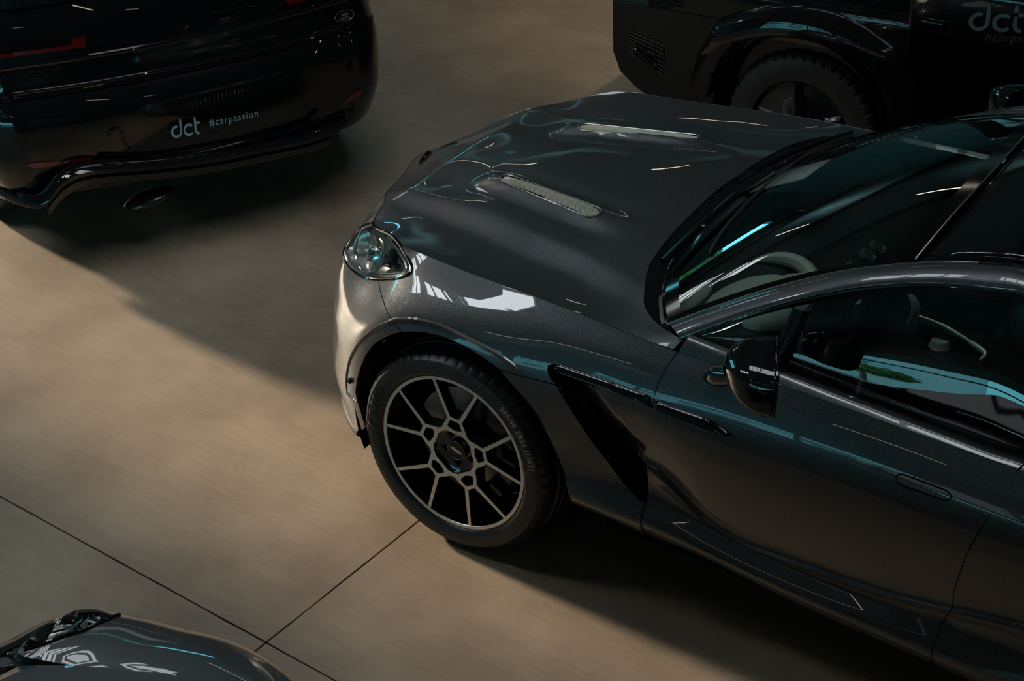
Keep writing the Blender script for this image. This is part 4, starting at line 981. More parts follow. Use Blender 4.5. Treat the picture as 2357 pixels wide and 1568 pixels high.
# plus y wall
g = G(); g.box((-14, HY, 0), (12, HY+.3, HZ)); struct(g.obj('wall_right', WALLT, None, smooth=False))
# minus y wall with the wide glazed front
g = G(); g.box((-14, -WY3, 3.5), (12, -WY, HZ)); g.box((-14, -WY3, 0), (-11.5, -WY, 3.5)); g.box((11, -WY3, 0), (12, -WY, 3.5)); struct(g.obj('wall_left', WALLM, None, smooth=False))
w3 = struct(mk('window_3', [], [], None))
for x in np.arange(-11.5, 11.1, 3.75):
    g = G(); g.box((x-.06, -WY2, 0), (x+.06, -WY1, 3.5)); g.obj('mullion', BEAM, w3, smooth=False)
g = G(); g.box((-11.5, -WY2, 2.75), (11, -WY1, 2.85)); g.obj('transom', BEAM, w3, smooth=False)
# steel walkway the picture is taken from
g = G(); g.box((-2.0, -5.2, 1.66), (10, -4.0, 1.76)); wk = struct(g.obj('trim_walkway', BEAM, None, smooth=False)); wk.name = 'trim_8'
for x in (-1.9, 3.9, 9.8):
    g = G(); g.box((x-.06, -5.15, 0), (x+.06, -5.03, 1.66)); g.obj('post', BEAM, wk, smooth=False)
# tube lights
TUBE = mat('lamp tube', (.9, .9, .9), .4, emit=(1., .86, .66), estr=26.0)
for i, (x, y) in enumerate([(-9, -4.2), (-9, 3.2), (-9, 9.5), (3.5, 3.2), (7.5, 3.2), (3.5, -4.2), (7.5, -4.2), (-4.5, 9.5), (-.5, 9.5), (3.5, 9.5), (-4.5, -8.2), (-.5, -8.2), (3.5, -8.2)]):
    t = thing('tube_lamp', 'tube lamp hanging under the hall roof, seen only in reflections', 'lamp', (x, y, HZ-.62), 0, 'tube lamps under the roof')
    g = G(); g.box((-.7, -.07, 0), (.7, .07, .06)); g.obj('housing', BEAM, t, smooth=False)
    g = G(); g.tube([(-.65, 0, -.02), (.65, 0, -.02)], .022, 8); g.obj('tube', TUBE, t)
# unseen fill lamps, added to brighten the roof deck for the reflections
for x, y, z, en in ROOF_FILLS:
    t = thing('roof_fill_lamp', 'added fill lamp that brightens the roof deck, out of the picture', 'lamp', (x, y, z), 0, 'added fill lamps under the roof')
    g = G(); g.box((-.45, -.30, -.10), (.45, .30, -.02), ch=.02); g.tube([(0, 0, -.05), (0, 0, HZ-z-.4)], .02, 6); g.obj('housing', BEAM, t, smooth=False)
    l_ = bpy.data.lights.new('roof_fill', 'SPOT'); l_.energy = en; l_.spot_size = R_(150); l_.spot_blend = .8; l_.shadow_soft_size = .08; l_.color = (.85, .95, 1.0)
    lo = bpy.data.objects.new('roof_fill', l_); COL.objects.link(lo); lo.parent = t; lo.location = (.1, 0, .06); lo.rotation_euler = (math.pi, 0, 0)
# outside: forecourt, pale building, tree, hedge
GRASS = mat('pale forecourt', (.50, .49, .46), .9); g = G(); g.box((-120, -120, -.3), (120, 120, -.26)); struct(g.obj('ground', GRASS, None, smooth=False))
PALE = mat('pale render', (.80, .82, .80), .8); PANE = mat('window pane', (.05, .10, .12), .1, coat=1); SHUT = mat('grey shutter', (.30, .34, .34), .7)
b = thing('building', 'pale rendered building reflected in the side window of the grey car', 'building', (-3, -45, -.26))
g = G(); g.box((-26, -6, 0), (BLDX, 0, 9)); g.obj('wall', PALE, b, smooth=False)
for i in range(7):
    for k in range(2):
        x = -23+4.6*i
        if x+2.6 > BLDX: continue
        g = G(); g.box((x, -.05, 1.5+3*k), (x+2.4, .06, 3.1+3*k)); q = g.obj('window', SHUT, b, smooth=False)
        g = G(); g.box((x+.1, .05, 1.6+3*k), (x+1.1, .09, 3.0+3*k)); g.obj('pane', PANE, q, smooth=False)
LEAF = mat('spring leaves', (.16, .24, .03), .6); BARK = mat('bark', (.10, .07, .05), .9)
t = thing('tree', 'young green tree in front of the pale building, seen in reflection', 'tree', (TREEX, -34, -.26))
g = G(); g.tube([(0, 0, 0), (.05, 0, 1.2), (0, .1, 2.4)], [.09, .07, .03], 8); g.obj('trunk', BARK, t)
def leaves(n, sx, sy, sz, c, s):
    V = []; F = []
    for i in range(n):
        u = np.random.normal(size=3); u /= np.linalg.norm(u); p = np.array(c)+u*np.array([sx, sy, sz])*random.uniform(.3, 1)**.5; a = np.random.normal(size=3)*s; bb = np.random.normal(size=3)*s; k = len(V); V += [p-a, p-bb*.5, p+a, p+bb*.5]; F.append((k, k+1, k+2, k+3))
    return V, F
V, F = leaves(900, 1.3, 1.0, 1.0, (0, 0, 2.6), .12); o = mk('foliage', V, F, LEAF, t, False); o['kind'] = 'stuff'
t2 = thing('tree', 'tall green tree outside the high windows, seen only in reflection', 'tree', (-19, 14.5, -.26))
g = G(); g.tube([(0, 0, 0), (.1, 0, 3), (0, .1, 5.8)], [.2, .15, .06], 8); g.obj('trunk', BARK, t2)
V, F = leaves(1600, 1.6, 2.4, 1.6, (0, 0, 6.0), .16); o = mk('foliage', V, F, LEAF, t2, False); o['kind'] = 'stuff'
V, F = leaves(6000, 34, 1.6, 1.3, (22, -60, 1.0), .28); hb = mk('hedge', V, F, LEAF, None, False); hb['kind'] = 'stuff'; tag(hb, 'long green hedge beyond the forecourt, seen in reflection', 'hedge')
# ================================================================== black SUV, seen from behind
rrv = thing('car', 'black SUV at the top left, rear end with lettered plate holder and red lights', 'car', (-2.439, .400, 0), math.atan2(.873, .486)-math.pi/2)
RN, RT, RC = np.array([.873, -.486, 0]), np.array([.486, .873, 0]), np.array([-2.439, .400, 0])
def loc(p): q = np.asarray(p)-RC; return np.array([q@RN, q@RT, q[2]])
def rat(px, py, dx):
    o, d = pray(px, py); t = ((RC+RN*dx-o)@RN)/(d@RN); return loc(o+d*t)
# rear profile: height, x of the middle, half width, corner depth
RP = [(.30, -.10, .80), (.34, .00, .86), (.42, .035, .92), (.50, .045, .95), (.60, .05, .965), (.70, .045, .975), (.80, .02, .98), (.86, -.02, .98), (.93, -.035, .98), (1.00, -.045, .975), (1.08, -.06, .965), (1.17, -.085, .95), (1.24, -.12, .93)]
def rrow(z):
    zs = [r[0] for r in RP]; return [spl(zs, [r[k] for r in RP], [z])[0] for k in (1, 2)]
class RearSurf(Surf):
    """v: height. u: distance round the rear from the middle, + to the right of the picture"""
    def __init__(s): s.flip = 1; s.ts = 1
    def eval(s, uv):
        uv = np.asarray(uv, float); zs = [r[0] for r in RP]; zc = np.clip(uv[:, 1], zs[0], zs[-1]); xm = spl(zs, [r[1] for r in RP], zc); hw = spl(zs, [r[2] for r in RP], zc)+.045
        u = np.abs(uv[:, 0]); sg = np.sign(uv[:, 0]); R = .25; c = hw-R
        a = np.clip((u-c)/R, 0, math.pi/2); ex = np.maximum(u-c-R*math.pi/2, 0)
        y = np.where(u < c, u, c+R*np.sin(a)); x = xm-.09*(np.minimum(u, c)/c)**2.2-R*(1-np.cos(a))-ex
        return np.c_[x, y*np.where(sg == 0, 1, sg), uv[:, 1]]
RS = RearSurf()
if RS.normal([[0.1, .6]])[0][0] < 0: RS.flip = -1
def rpick(px, py):
    uv = np.array([0., .6])
    o, d = pray(px, py); o2, d2 = loc(o), np.array([d@RN, d@RT, d[2]])
    U, V = np.meshgrid(np.linspace(-1.5, 1.5, 400), np.linspace(.28, 1.26, 200), indexing='ij')
    if not hasattr(RS, 'PP'): RS.uv = np.stack([U.ravel(), V.ravel()], 1); RS.PP = RS.eval(RS.uv); RS.NN = RS.normal(RS.uv)
    q = RS.PP-o2; dd = d2/np.linalg.norm(d2); q = q-np.outer(q@dd, dd); e = np.linalg.norm(q, axis=1)+(RS.NN@dd > 0)*.2; return RS.uv[np.argmin(e)]
def rpts(l): return np.array([rpick(*p) for p in l])
UE = 1.9
def cut(z0, z1, u0=-UE, u1=UE): return np.array([(u0, z0), (u1, z0), (u1, z1), (u0, z1)])
DARKR = mat('black satin skirt', (.006, .006, .006), .3, coat=.6)
tg = panel('tailgate', cut(.845, 1.24, -.86, .86), RS, BLACKP, rrv, h=.06, depth=.02, dens=.04)
plate_p = rpts([(215, 372), (248, 306), (330, 290), (480, 262), (640, 232), (735, 250), (700, 290), (560, 322), (400, 352), (250, 376)])
sk = rpts([(0, 452), (30, 470), (70, 482), (100, 480), (130, 445), (165, 415), (205, 400), (350, 392), (500, 375), (640, 348), (740, 325), (790, 305)])
bm_ = panel('rear_bumper', cut(.36, .84), RS, BLACKP, rrv, h=.05, depth=.03, dens=.035, holes=[plate_p])
pr = panel('plate_recess', plate_p, RS, PIANO, rrv, h=.05, gap=0, depth=.004, off=-.022, dens=.03)
for sg, ux in ((-1, '' ), (1, '')):
    q = panel('rear_quarter', np.array([(sg*.864, .845), (sg*UE, .845), (sg*UE, 1.24), (sg*.864, 1.24)]), RS, BLACKP, rrv, h=.06, depth=.02, dens=.04)
# reflectors let into the bumper
REDL = mat('red lens', (.10, .002, .003), .12, coat=1)
for pts in ([(55, 379), (75, 374), (150, 370), (205, 362), (214, 370), (150, 380), (80, 387)], [(788, 240), (795, 228), (828, 205), (833, 206), (828, 216), (806, 231)]):
    p = rpts(pts); sub(panel('reflector', p, RS, REDL, rrv, h=.03, gap=0, depth=.01, off=.005, dens=.02), 'red bumper reflector')
# tail lamps: dark lens with a red blade below
DLENS = mat('smoked lens', (.006, .003, .003), .06, coat=1)
tl = panel('tail_lamp', np.array([(-1.2, 1.03), (-.45, 1.03), (-.43, 1.085), (-.84, 1.10), (-1.0, 1.17), (-1.2, 1.17)]), RS, DLENS, rrv, h=.04, gap=0, depth=.01, off=.006, dens=.03)
sub(panel('red_light', np.array([(-1.2, 1.035), (-.45, 1.035), (-.435, 1.082), (-.50, 1.082), (-.50, 1.052), (-.85, 1.052), (-1.0, 1.075), (-1.2, 1.10)]), RS, mat('red lamp blade', (.09, .002, .004), .15, coat=1, emit=(1, .02, .02), estr=.006), tl, h=.03, gap=0, depth=.004, off=.012, dens=.02), 'red blade')
g = G(); g.box((-.008, -.03, -.012), (.004, .03, .012), Matrix.Translation(tuple(RS.eval([(-.88, 1.115)])[0]+[.012, 0, 0])), .004); g.obj('lamp_reflector', CHROME, tl)
tr = panel('tail_lamp', np.array([(1.2, 1.03), (.45, 1.03), (.43, 1.085), (.84, 1.10), (1.0, 1.17), (1.2, 1.17)]), RS, DLENS, rrv, h=.04, gap=0, depth=.01, off=.006, dens=.03)
sub(panel('red_light', np.array([(1.2, 1.035), (.52, 1.035), (.50, 1.075), (.66, 1.075), (.70, 1.055), (1.2, 1.07)]), RS, MATS['red lamp blade'], tr, h=.03, gap=0, depth=.004, off=.012, dens=.02), 'red blade')
# trim strip across the tailgate and the lower skirt with two dark blades
for z, r, m_, nm, u in ((.872, .010, PIANO, 'tailgate_trim', .80), (.99, .012, PIANO, 'tailgate_trim', .84), (.455, .012, PIANO, 'bumper_trim', .78)):
    g = G(); g.tube(RS.eval([(a, z) for a in np.linspace(-u, u, 40)])+[.004, 0, 0], r, 8); g.obj(nm, m_, rrv)
sp = curve3([rat(0, 458, -.22), rat(32, 472, -.12), rat(66, 482, -.03), rat(104, 480, .05), rat(130, 450, .06), rat(160, 424, .07), rat(205, 408, .07), rat(320, 398, .07), rat(500, 376, .07), rat(640, 348, .06), rat(740, 324, .03), rat(800, 292, -.03)], 60)
rows = []
for p in sp: rows.append([p+[-.06, 0, .055], p+[-.01, 0, .05], p+[.012, 0, .03], p+[.012, 0, .012], p+[-.02, 0, .0], p+[-.16, 0, -.01]])
o = grid_obj('diffuser', rows, PIANO, rrv, sharp=45); 
rows = []
for p in sp[14:-4]: rows.append([p+[-.02, 0, -.005], p+[-.005, 0, -.012], p+[-.005, 0, -.045], p+[-.03, 0, -.06], p+[-.25, 0, -.06]])
o = grid_obj('diffuser_lip', rows, DARKR, rrv, sharp=45)
for pts in ([rat(330, 452, -.06), rat(362, 470, -.05)], ): pass
g = G(); ell(g, tuple(rat(345, 455, -.05)), (.08, 0, 0), (0, .13, .02), (0, 0, .035)); g.obj('exhaust_tip', DARKR, rrv)
g = G(); g.tube(curve3([rat(248, 312, .03), rat(262, 296, .03), rat(276, 300, .02), rat(292, 340, .02), rat(300, 345, .02)], 12), .008, 6); g.obj('plate_light_trim', PIANO, rrv)
# lettering on the plate holder
INK = mat('pale blue grey print', (.30, .40, .44), .6)
LOGO = None
def dct(h, w_):
    """the letters d, c, t as round strokes"""
    r = h*.31; V = []; F = []
    def add(p, ww=w_):
        v, f = stroke(p, ww); k = len(V); V.extend([tuple(q) for q in v]); F.extend([tuple(i+k for i in q) for q in f])
    arc_ = lambda cx, cy, a0, a1: [(cx+r*math.cos(R_(a)), cy+r*math.sin(R_(a))) for a in np.linspace(a0, a1, 30)]
    add(arc_(r, r, 78, 372)+[(2*r-.0, h*.62), (2*r-.0, h*1.0)] if False else arc_(r, r, 85, 360)+[(2*r, h*.5), (2*r, h*.75), (2*r, h*1.02)])
    cx = 2*r+w_*1.6+r; add(arc_(cx, r, 55, 305))
    tx = cx+r+w_*.9; add([(tx, h*.98), (tx, h*.6), (tx, h*.35), (tx, r*.9)]+[(tx+r*.75-r*.75*math.cos(R_(a)), r*.75-r*.75*math.sin(R_(a))) for a in np.linspace(0, 80, 10)]); add([(tx, h*.66), (tx+r*.8, h*.66)])
    return np.array(V), F, tx+r*.9
def place_print(name, V, F, corner, ux, uy, nrm, material, parent, label=None, skew=0.):
    P = [corner+ux*(x+skew*y)+uy*y+nrm*.0015 for x, y, _ in V]; o = mk(name, P, F, material, parent, False)
    if np.mean([np.dot(p.normal, nrm) for p in o.data.polygons]) < 0: o.data.flip_normals()
    if label: o['label'] = label
    return o
def local_frame(px0, px1, dx):
    a, b = rat(*px0, dx), rat(*px1, dx); u = (b-a); return a, u/np.linalg.norm(u), np.linalg.norm(u)
DX = .037
a, u, L = local_frame((397, 316), (460, 306), DX); up = np.array([0, 0, 1.]); up -= u*(up@u); up /= np.linalg.norm(up); nr = np.cross(u, up)
hgt = np.linalg.norm(rat(404, 277, DX)-rat(406, 314, DX))
V, F, wd = dct(1.0, .155); s_ = L/wd
place_print('plate_lettering', V*[s_, hgt, 1], F, a, u, up, nr, INK, pr, 'pale lettering dct')
a, u, L = local_frame((482, 291), (594, 268), DX); V, F = text_mesh('#carpassion', 1.0, 1.12); V[:, 0] -= V[:, 0].min(); s_ = L/V[:, 0].max(); hh = np.linalg.norm(rat(590, 253, DX)-rat(591, 269, DX))/.52
place_print('plate_lettering', V*[s_, min(hh, s_*1.15), 1], F, a, u, up, nr, INK, pr, 'pale lettering #carpassion')
a, u, L = local_frame((484, 316), (510, 311), DX); V, F = text_mesh('#dct', 1.0, 1.1); V[:, 0] -= V[:, 0].min(); s_ = L/V[:, 0].max()
place_print('plate_lettering', V*[s_, s_, 1], F, a, u, up, nr, mat('dark print', (.02, .02, .022), .6), pr)
# oval badge
bc_ = RS.eval([rpick(792, 35)])[0]; bn = RS.normal([rpick(792, 35)])[0]; q = Vector(bn).to_track_quat('Z', 'Y').to_matrix().to_4x4()
g = G(); ell(g, (0, 0, 0), (.052, 0, 0), (0, .027, 0), (0, 0, .004), 28, 8); bd = g.obj('badge', PIANO, rrv); 
yax = Vector((0, 0, 1)); yax = (yax-Vector(bn)*yax.dot(Vector(bn))).normalized(); xax = yax.cross(Vector(bn)); bd.matrix_local = Matrix((xax, yax, Vector(bn))).transposed().to_4x4(); bd.matrix_local.translation = Vector(bc_+bn*.004)
mb = Matrix((xax, yax, Vector(bn))).transposed().to_4x4(); mb.translation = Vector(bc_+bn*.005); bd.matrix_local = mb
g = G(); g.tube([(.052*math.cos(a), .027*math.sin(a), .001) for a in np.linspace(0, 2*math.pi, 41)[:-1]], .0022, 6, closed=True); g.obj('badge_rim', CHROME, bd)
for s, y0 in (('LAND', .002), ('ROVER', -.014)):
    V, F = text_mesh(s, .015, 1.05); V[:, 0] -= (V[:, 0].max()+V[:, 0].min())/2; mk('badge_lettering', [(x, y+y0, .0052) for x, y, z in V], F, mat('badge print', (.30, .30, .30), .4), bd, False)
# rest of the body: sides, window, roof, wheels
rows = []
for z, x, hw in [(1.235, -.118, .932), (1.30, -.15, .91), (1.45, -.24, .86), (1.60, -.36, .80), (1.68, -.46, .75), (1.72, -.6, .70)]:
    rows.append([(x-.09*(abs(t))**2.2-.30*max(0, abs(t)-.8)/.2, hw*t, z) for t in np.linspace(-1, 1, 33)])
gl2 = grid_obj('rear_window', rows, mat('rear glass', (.003, .004, .004), .04, coat=1), rrv)
if gl2.data.polygons[40].normal.x < 0: gl2.data.flip_normals()
g = G(); g.box((-4.6, -1.02, .34), (-.55, 1.02, 1.05), ch=.10); g.box((-4.0, -.93, .95), (-.5, .93, 1.26), ch=.10); g.obj('body', BLACKP, rrv, sharp=30)
g = G(); V = []
prof = [(-3.6, 1.2, .90), (-2.9, 1.70, .72), (-2.4, 1.76, .70), (-1.2, 1.76, .70), (-.6, 1.72, .70), (-.45, 1.68, .74), (-.2, 1.24, .90)]
n = len(prof); g.add([(x, y, z) for x, z, y in prof]+[(x, -y, z) for x, z, y in prof], [tuple(range(n)), tuple(range(2*n-1, n-1, -1))]+[(i, n+i, n+i+1, i+1) for i in range(n-1)]); g.obj('roof', BLACKP, rrv, smooth=False)
for x in (-.95, -3.75):
    for y in (-.95, .95):
        g = G(); g.lathe([(.0, .0), (.26, .0), (.28, -.02), (.36, -.02), (.38, .02), (.38, .22), (.34, .25)] if y < 0 else [(.0, .0), (.26, .0), (.28, .02), (.36, .02), (.38, -.02), (.38, -.22), (.34, -.25)], 40, 'y', Matrix.Translation((x, y, .38))); wq = g.obj('wheel', RUBBER, rrv)
        g = G(); g.lathe([(.04, -.012 if y < 0 else .012), (.25, -.012 if y < 0 else .012)], 30, 'y', Matrix.Translation((x, y, .38))); g.obj('rim', ALLOYB, wq)

# ================================================================== black boxy off-roader
gw = thing('car', 'black boxy off-roader at the top right, flared front arch and door lettering', 'car')
YS = 2.08                       # near side of the body
g = G(); g.box((-.98, YS, .42), (3.3, YS+1.86, .98), ch=.03); g.obj('body', BLACKP, gw, sharp=30)
g = G(); g.box((-.90, YS+.12, .95), (.55, YS+1.74, 1.12), ch=.05); g.obj('bonnet', BLACKP, gw, sharp=30)
g = G(); g.box((.35, YS, .45), (1.28, YS+.05, 1.16), ch=.02); gdoor = g.obj('front_door', BLACKP, gw, sharp=30)
g = G(); g.box((.45, YS+.03, 1.12), (3.3, YS+1.83, 1.78), ch=.06); g.obj('cabin', BLACKP, gw, sharp=30)
g = G(); g.box((1.3, YS-.002, .45), (2.2, YS+.05, 1.16), ch=.02); g.obj('rear_door', BLACKP, gw, sharp=30)
g = G(); g.box((.62, YS+.025, 1.2), (1.25, YS+.035, 1.66)); g.obj('side_window', MATS['rear glass'], gw, smooth=False)
# bumper: chamfered below, corner nearest the camera
bp = [(-1.19, .86), (-1.19, .60), (-1.15, .50), (-1.06, .43), (-.95, .37), (-.55, .37), (-.55, .86)]
n = len(bp); g = G(); g.add([(x+.02, YS-.012, z) for x, z in bp]+[(x, YS+.05, z) for x, z in bp]+[(x, YS+1.8, z) for x, z in bp], [tuple(range(n-1, -1, -1)), tuple(range(2*n, 3*n))]+[(i, (i+1) % n, n+(i+1) % n, n+i) for i in range(n)]+[(n+i, n+(i+1) % n, 2*n+(i+1) % n, 2*n+i) for i in range(n)]); gb = g.obj('front_bumper', BLACKP, gw, smooth=False)
# corner mesh panel in the bumper: dark wire net
NET = mat('black wire net', (.012, .013, .013), .4, .5)
fo = [at(a, b, y=YS-.02) for a, b in ((1448, 72), (1526, 105), (1524, 172), (1448, 122))]
ng = G()
for i in range(15):
    t = i/14; ng.tube([fo[0]*(1-t)+fo[1]*t, fo[3]*(1-t)+fo[2]*t], .0018, 4); 
    if i % 2 == 0: ng.tube([fo[0]*(1-t)+fo[3]*t, fo[1]*(1-t)+fo[2]*t], .0018, 4)
nn = ng.obj('corner_mesh', NET, gb, smooth=False); nn['kind'] = 'stuff'
fi = [at(a, b, y=YS-.03) for a, b in ((1458, 108), (1470, 104), (1510, 136), (1512, 148), (1500, 150))]; g = G(); g.tube(fi+[fi[0]], .008, 6); g.obj('fog_trim', PIANO, gb)
g = G(); g.box((-1.215, YS+.10, .60), (-1.19, YS+.62, .84), ch=.008); g.obj('bumper_plate', PIANO, gb)
# head lamp and indicator
hp = at(1532, 2, y=YS+.13); g = G(); g.lathe([(.0, -.02), (.075, -.01), (.09, 0), (.10, .01), (.10, .1)], 30, 'y', Matrix.Translation(tuple(hp)) @ Matrix.Rotation(R_(-70), 4, 'Z')); hl = g.obj('head_lamp', MATS['rear glass'], gw)
g = G(); g.tube([Vector(hp)+Vector((-.02, .096*math.cos(a), .096*math.sin(a))) for a in np.linspace(0, 2*math.pi, 25)[:-1]], .008, 6, closed=True); g.obj('lamp_ring', CHROME, hl)
# wing and flare: rounded upper edge, arch lip over the wheel
AC = (-.12, .43)
def flare(r0, r1, y0, y1, a0, a1, n=44):
    rows = []
    for a in np.linspace(R_(a0), R_(a1), n):
        c, s = math.cos(a), math.sin(a); sq = 1/max(abs(c), abs(s))**.25
        p = lambda r, y: (AC[0]+r*sq*c*1.08, y, AC[1]+r*sq*s)
        rows.append([p(r0, y0+.10), p(r0, y0), p(r0+.012, y0-.012), p(r0*.6+r1*.4, y0-.012), p(r1*.85+r0*.15, y0+.004), p(r1, y0+.035), p(r1+.012, y0+.08), p(r1+.014, y1)])
    return rows
o = grid_obj('wheel_flare', flare(.435, .545, YS-.105, YS+.14, 8, 172), BLACKP, gw, sharp=40)
if o.data.polygons[22*7+3].normal.y > 0: o.data.flip_normals()
g = G(); g.lathe([(.44, -.10), (.46, .3), (.1, .32)], 36, 'y', Matrix.Translation((AC[0], YS, AC[1]))); g.obj('wheel_liner', VOID, gw)
prof = [(.0, -.01), (.24, -.01), (.25, -.03), (.265, -.035), (.33, -.04), (.365, -.03), (.385, .0), (.39, .03), (.39, .22)]
V = []; F = []; nn_ = 180
for i in range(nn_):
    a = 2*math.pi*i/nn_
    for k, (r, h) in enumerate(prof):
        r -= .012 if (i % 4 < 1 and k >= 5) else 0; V.append((AC[0]+r*math.cos(a), YS-.03+h, .39+r*math.sin(a)))
m_ = len(prof)
for i in range(nn_):
    j = (i+1) % nn_
    for k in range(m_-1): F.append((i*m_+k, i*m_+k+1, j*m_+k+1, j*m_+k))
wq = mk('wheel', V, F, RUBBER, gw, True, None, 35)
g = G()
g.lathe([(.0, -.02), (.06, -.025), (.08, -.01), (.23, -.012), (.245, -.03)], 40, 'y', Matrix.Translation((AC[0], YS-.03, .39))); g.obj('rim', ALLOYB, wq)
for k in range(5):
    a = 2*math.pi*k/5+.4; g = G(); g.tube([(AC[0]+.06*math.cos(a), YS-.062, .39+.06*math.sin(a)), (AC[0]+.235*math.cos(a), YS-.062, .39+.235*math.sin(a))], [.03, .018], 8); g.obj('spoke', ALLOYB, wq)
wr = wq.copy(); COL.objects.link(wr); wr.parent = gw; wr.location.x = 2.55
g = G(); g.box((.35, YS-.09, .34), (2.0, YS+.1, .40), ch=.02); g.obj('side_step', MATTE, gw)
# door lettering
GINK = mat('grey blue print', (.055, .085, .10), .6); GINK2 = mat('dim print', (.03, .03, .034), .6)
def gfr(p0, p1): a, b = at(*p0, y=YS-.003), at(*p1, y=YS-.003); u = b-a; return a, u/np.linalg.norm(u), np.linalg.norm(u)
a, u, L = gfr((2233, 66), (2352, 72)); V, F, wd = dct(1.0, .155); s_ = L/wd; up = np.array([0., 0, 1]); nr = np.array([0, -1., 0]); hgt = np.linalg.norm(at(2283, 12, y=YS)-at(2283, 68, y=YS))
place_print('door_lettering', V*[s_, hgt, 1], F, a, u, up, nr, GINK, gdoor, 'dim blue lettering dct', .0)
a, u, L = gfr((2266, 93), (2357, 98)); V, F = text_mesh('#carpassion', 1.0, 1.12); V[:, 0] -= V[:, 0].min(); s_ = L/(V[:, 0].max()*.60)
place_print('door_lettering', V*[s_, s_, 1], F, a, u, up, nr, GINK2, gdoor, 'faint lettering #carpassion')
g = G(); g.box((-.05, -.02, 0), (.05, .02, .015), Matrix.Translation((.47, YS-.01, 1.0)), .005); g.obj('door_handle', PIANO, gdoor)

# ================================================================== dark grey car in the lower left corner
blc = thing('car', 'dark grey car cut off at the lower left corner, wing and headlamp', 'car')
GREY2 = paint('second grey paint', (.085, .088, .092), .40, .2, .75)
ZO = .715
oc = [at(a, b, z=ZO) for a, b in [(0, 1482), (60, 1451), (130, 1421), (180, 1409), (230, 1406), (280, 1412), (340, 1425), (400, 1440), (460, 1457), (520, 1471), (570, 1490), (620, 1517), (660, 1545), (688, 1572)]]
bcen = -3.25
nosep = [np.array([oc[0][0]-.14, bcen+.45, ZO]), np.array([oc[0][0]-.17, bcen, ZO])]
tailp = [np.array([.72, -2.40, ZO]), np.array([1.1, -2.42, ZO]), np.array([2.0, -2.40, ZO]), np.array([3.4, -2.38, ZO]), np.array([4.1, -2.55, ZO]), np.array([4.25, bcen, ZO])]
CB = np.array([nosep[1]*[1, 1, 1]+[.03, -.45, 0], nosep[1], nosep[0]]+oc[::1]+tailp)[:, :2]
hl_ = [at(a, b, z=.845) for a, b in [(0, 1534), (60, 1534), (120, 1534.5), (200, 1538), (280, 1548), (400, 1568)]]
hx = [p[0] for p in hl_]; hy = [p[1] for p in hl_]
def seam(x): return np.interp(x, [hl_[0][0]-.12]+hx+[.75, 1.2, 4.], [bcen+.42]+hy+[-2.50, -2.50, -2.52])
TB = []
for i, c in enumerate(CB):
    if i < 3: TB.append((c[0]+.10, c[1]))
    else:
        x = max(c[0]+.015, hl_[0][0]-.02+.0*i) if c[0] < .1 else c[0]+.03
        f = np.interp(c[0], [-.20, -.05, .1], [.55, .85, 1.]); TB.append((x+.05*(1-f), c[1]*(1-f)+min(seam(x), c[1]-.06)*f))
us = np.r_[0, np.cumsum(np.linalg.norm(np.diff(CB, axis=0), axis=1))]
ZB_ = [.22, .32, .42, .55, .66, .715, .755, .795, .83, .848]; WB_ = [.15, .03, 0, 0, 0, .03, .12, .32, .64, 1]
GB = []
for c, t in zip(CB, TB): GB.append([[*(np.array(c)+(np.array(t)-c)*w_), z-(.05 if c[0] < -.1 and z > .7 else 0)*(z-.7)/.15] for z, w_ in zip(ZB_, WB_)])
BL = Surf(GB, us, .06, 1)
if BL.normal([[us[10], .2]])[0][1] < 0: BL.flip = -1
BL.index(0, us[-1], 0, 9*.06, 240, 60)
lampB = BL.pts([(0, 1487), (30, 1469), (62, 1453), (130, 1424), (180, 1412), (228, 1409), (274, 1417), (248, 1428), (190, 1454), (110, 1480), (60, 1497), (20, 1508), (0, 1512)])
fB = np.array([(us[1], 0), (us[-2], 0), (us[-2], .54), (us[1], .54)])
wf = panel('front_fender', fB, BL, GREY2, blc, h=.03, gap=0, depth=.02, dens=.03, holes=[lampB])
lmB = panel('headlamp', lampB, BL, LENS, blc, h=.03, gap=.001, depth=0, dens=.02); lmB['label'] = 'headlamp under clear lens'
inn = panel('housing', lampB, BL, mat('dark lamp housing', (.02, .02, .022), .25, .3), lmB, h=.03, gap=0, depth=0, dens=.02, off=-.05)
for i in range(4):
    P = BL.eval([lampB[2]*(1-t)*(1-.16*i)+lampB[6]*t*(1-.0)*1+lampB[10]*(.16*i)*(1-t) if False else (lampB[1]*(1-.22*i)+lampB[11]*(.22*i))*(1-t)+(lampB[5]*(1-.22*i)+lampB[7]*(.22*i))*t for t in np.linspace(.06, .92, 12)]); N = BL.normal([lampB.mean(0)]*12)
    g = G(); g.tube(P-N*(.025+.004*i), .006, 6); g.obj('light_bar', CHROME if i % 2 == 0 else SATIN, lmB)
g = G(); g.tube(np.vstack([BL.eval(lampB[6:])+BL.normal(lampB[6:])*.001]), .006, 6); g.obj('lamp_seal', PIANO, lmB)
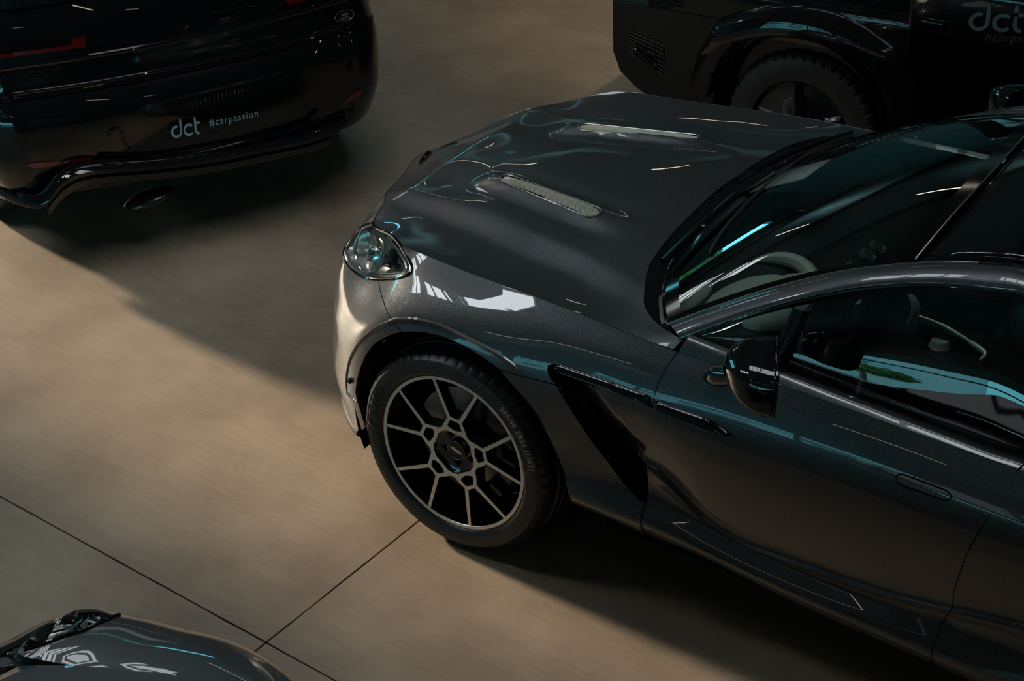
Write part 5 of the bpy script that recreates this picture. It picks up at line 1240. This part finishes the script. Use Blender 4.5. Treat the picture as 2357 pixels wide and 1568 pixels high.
# bonnet of that car, beyond the shut line
sx = np.linspace(hl_[0][0]-.10, 1.0, 24); rows = []
for x in sx:
    y0 = seam(x)-.004; zb_ = BL.eval([BL.uv[np.argmin(np.linalg.norm(BL.PP[:, :2]-[x, seam(x)], axis=1))]])[0][2]
    rows.append([(x, y0+(2*bcen-2*y0)*t, zb_-.002-.015*(t in (0, 1))*0+.055*(1-abs(2*t-1)**2.5)+.03*min(1, max(0, (x+.2)))) if 0 < t < 1 else (x, y0+(2*bcen-2*y0)*t, zb_-.012) for t in [0, .004, .03, .08, .15, .25, .38, .5, .62, .75, .85, .92, .97, .996, 1]])
o = grid_obj('bonnet', rows, GREY2, blc, sharp=50)
if np.mean([p.normal.z for p in o.data.polygons]) < 0: o.data.flip_normals()
# nose panel that closes the front between bumper top and bonnet
ul = np.linspace(us[1], us[4], 14); top_ = BL.eval([(u, 9*.06) for u in ul]); fr = np.array(rows[0]); hal = curve3(fr[:8], 14)[::-1]
npn = [[a*(1-t)+b*t+np.array([0, 0, .02*4*t*(1-t)]) for t in np.linspace(0, 1, 6)] for a, b in zip(top_, hal)]
npn += [[p*[1, -1, 1]+[0, 2*bcen, 0] for p in r] for r in npn[::-1]]
o = grid_obj('nose_panel', npn, GREY2, blc)
if np.mean([p.normal.z for p in o.data.polygons]) < 0: o.data.flip_normals()
# far half of the same car, roughly: other side, screen, roof, wheels
mV = [(v.co.x, 2*bcen-v.co.y, v.co.z) for v in wf.data.vertices]; mk('front_fender', mV, [tuple(reversed(p.vertices)) for p in wf.data.polygons], GREY2, blc, True, None, 35)
prof = [(.95, .93, .80), (1.45, 1.22, .62), (1.9, 1.28, .60), (2.8, 1.24, .60), (3.9, .93, .78)]; n = len(prof)
g = G(); g.add([(x, bcen+y, z) for x, z, y in prof]+[(x, bcen-y, z) for x, z, y in prof], [tuple(range(n)), tuple(range(2*n-1, n-1, -1))]+[(i, n+i, n+i+1, i+1) for i in range(n-1)]); g.obj('cabin', MATS['rear glass'], blc, smooth=False)
g = G(); g.box((-.1, bcen-.8, .25), (4.1, bcen+.8, .70), ch=.05); g.obj('underbody', VOID, blc, smooth=False)
for x in (.52, 3.3):
    for y in (-.82, .82):
        g = G(); g.lathe([(.0, 0), (.24, 0), (.26, .02), (.32, .02), (.34, .0), (.34, -.2)] if y > 0 else [(.0, 0), (.24, 0), (.26, -.02), (.32, -.02), (.34, .0), (.34, .2)], 36, 'y', Matrix.Translation((x, bcen+y, .34))); g.obj('wheel', RUBBER, blc)
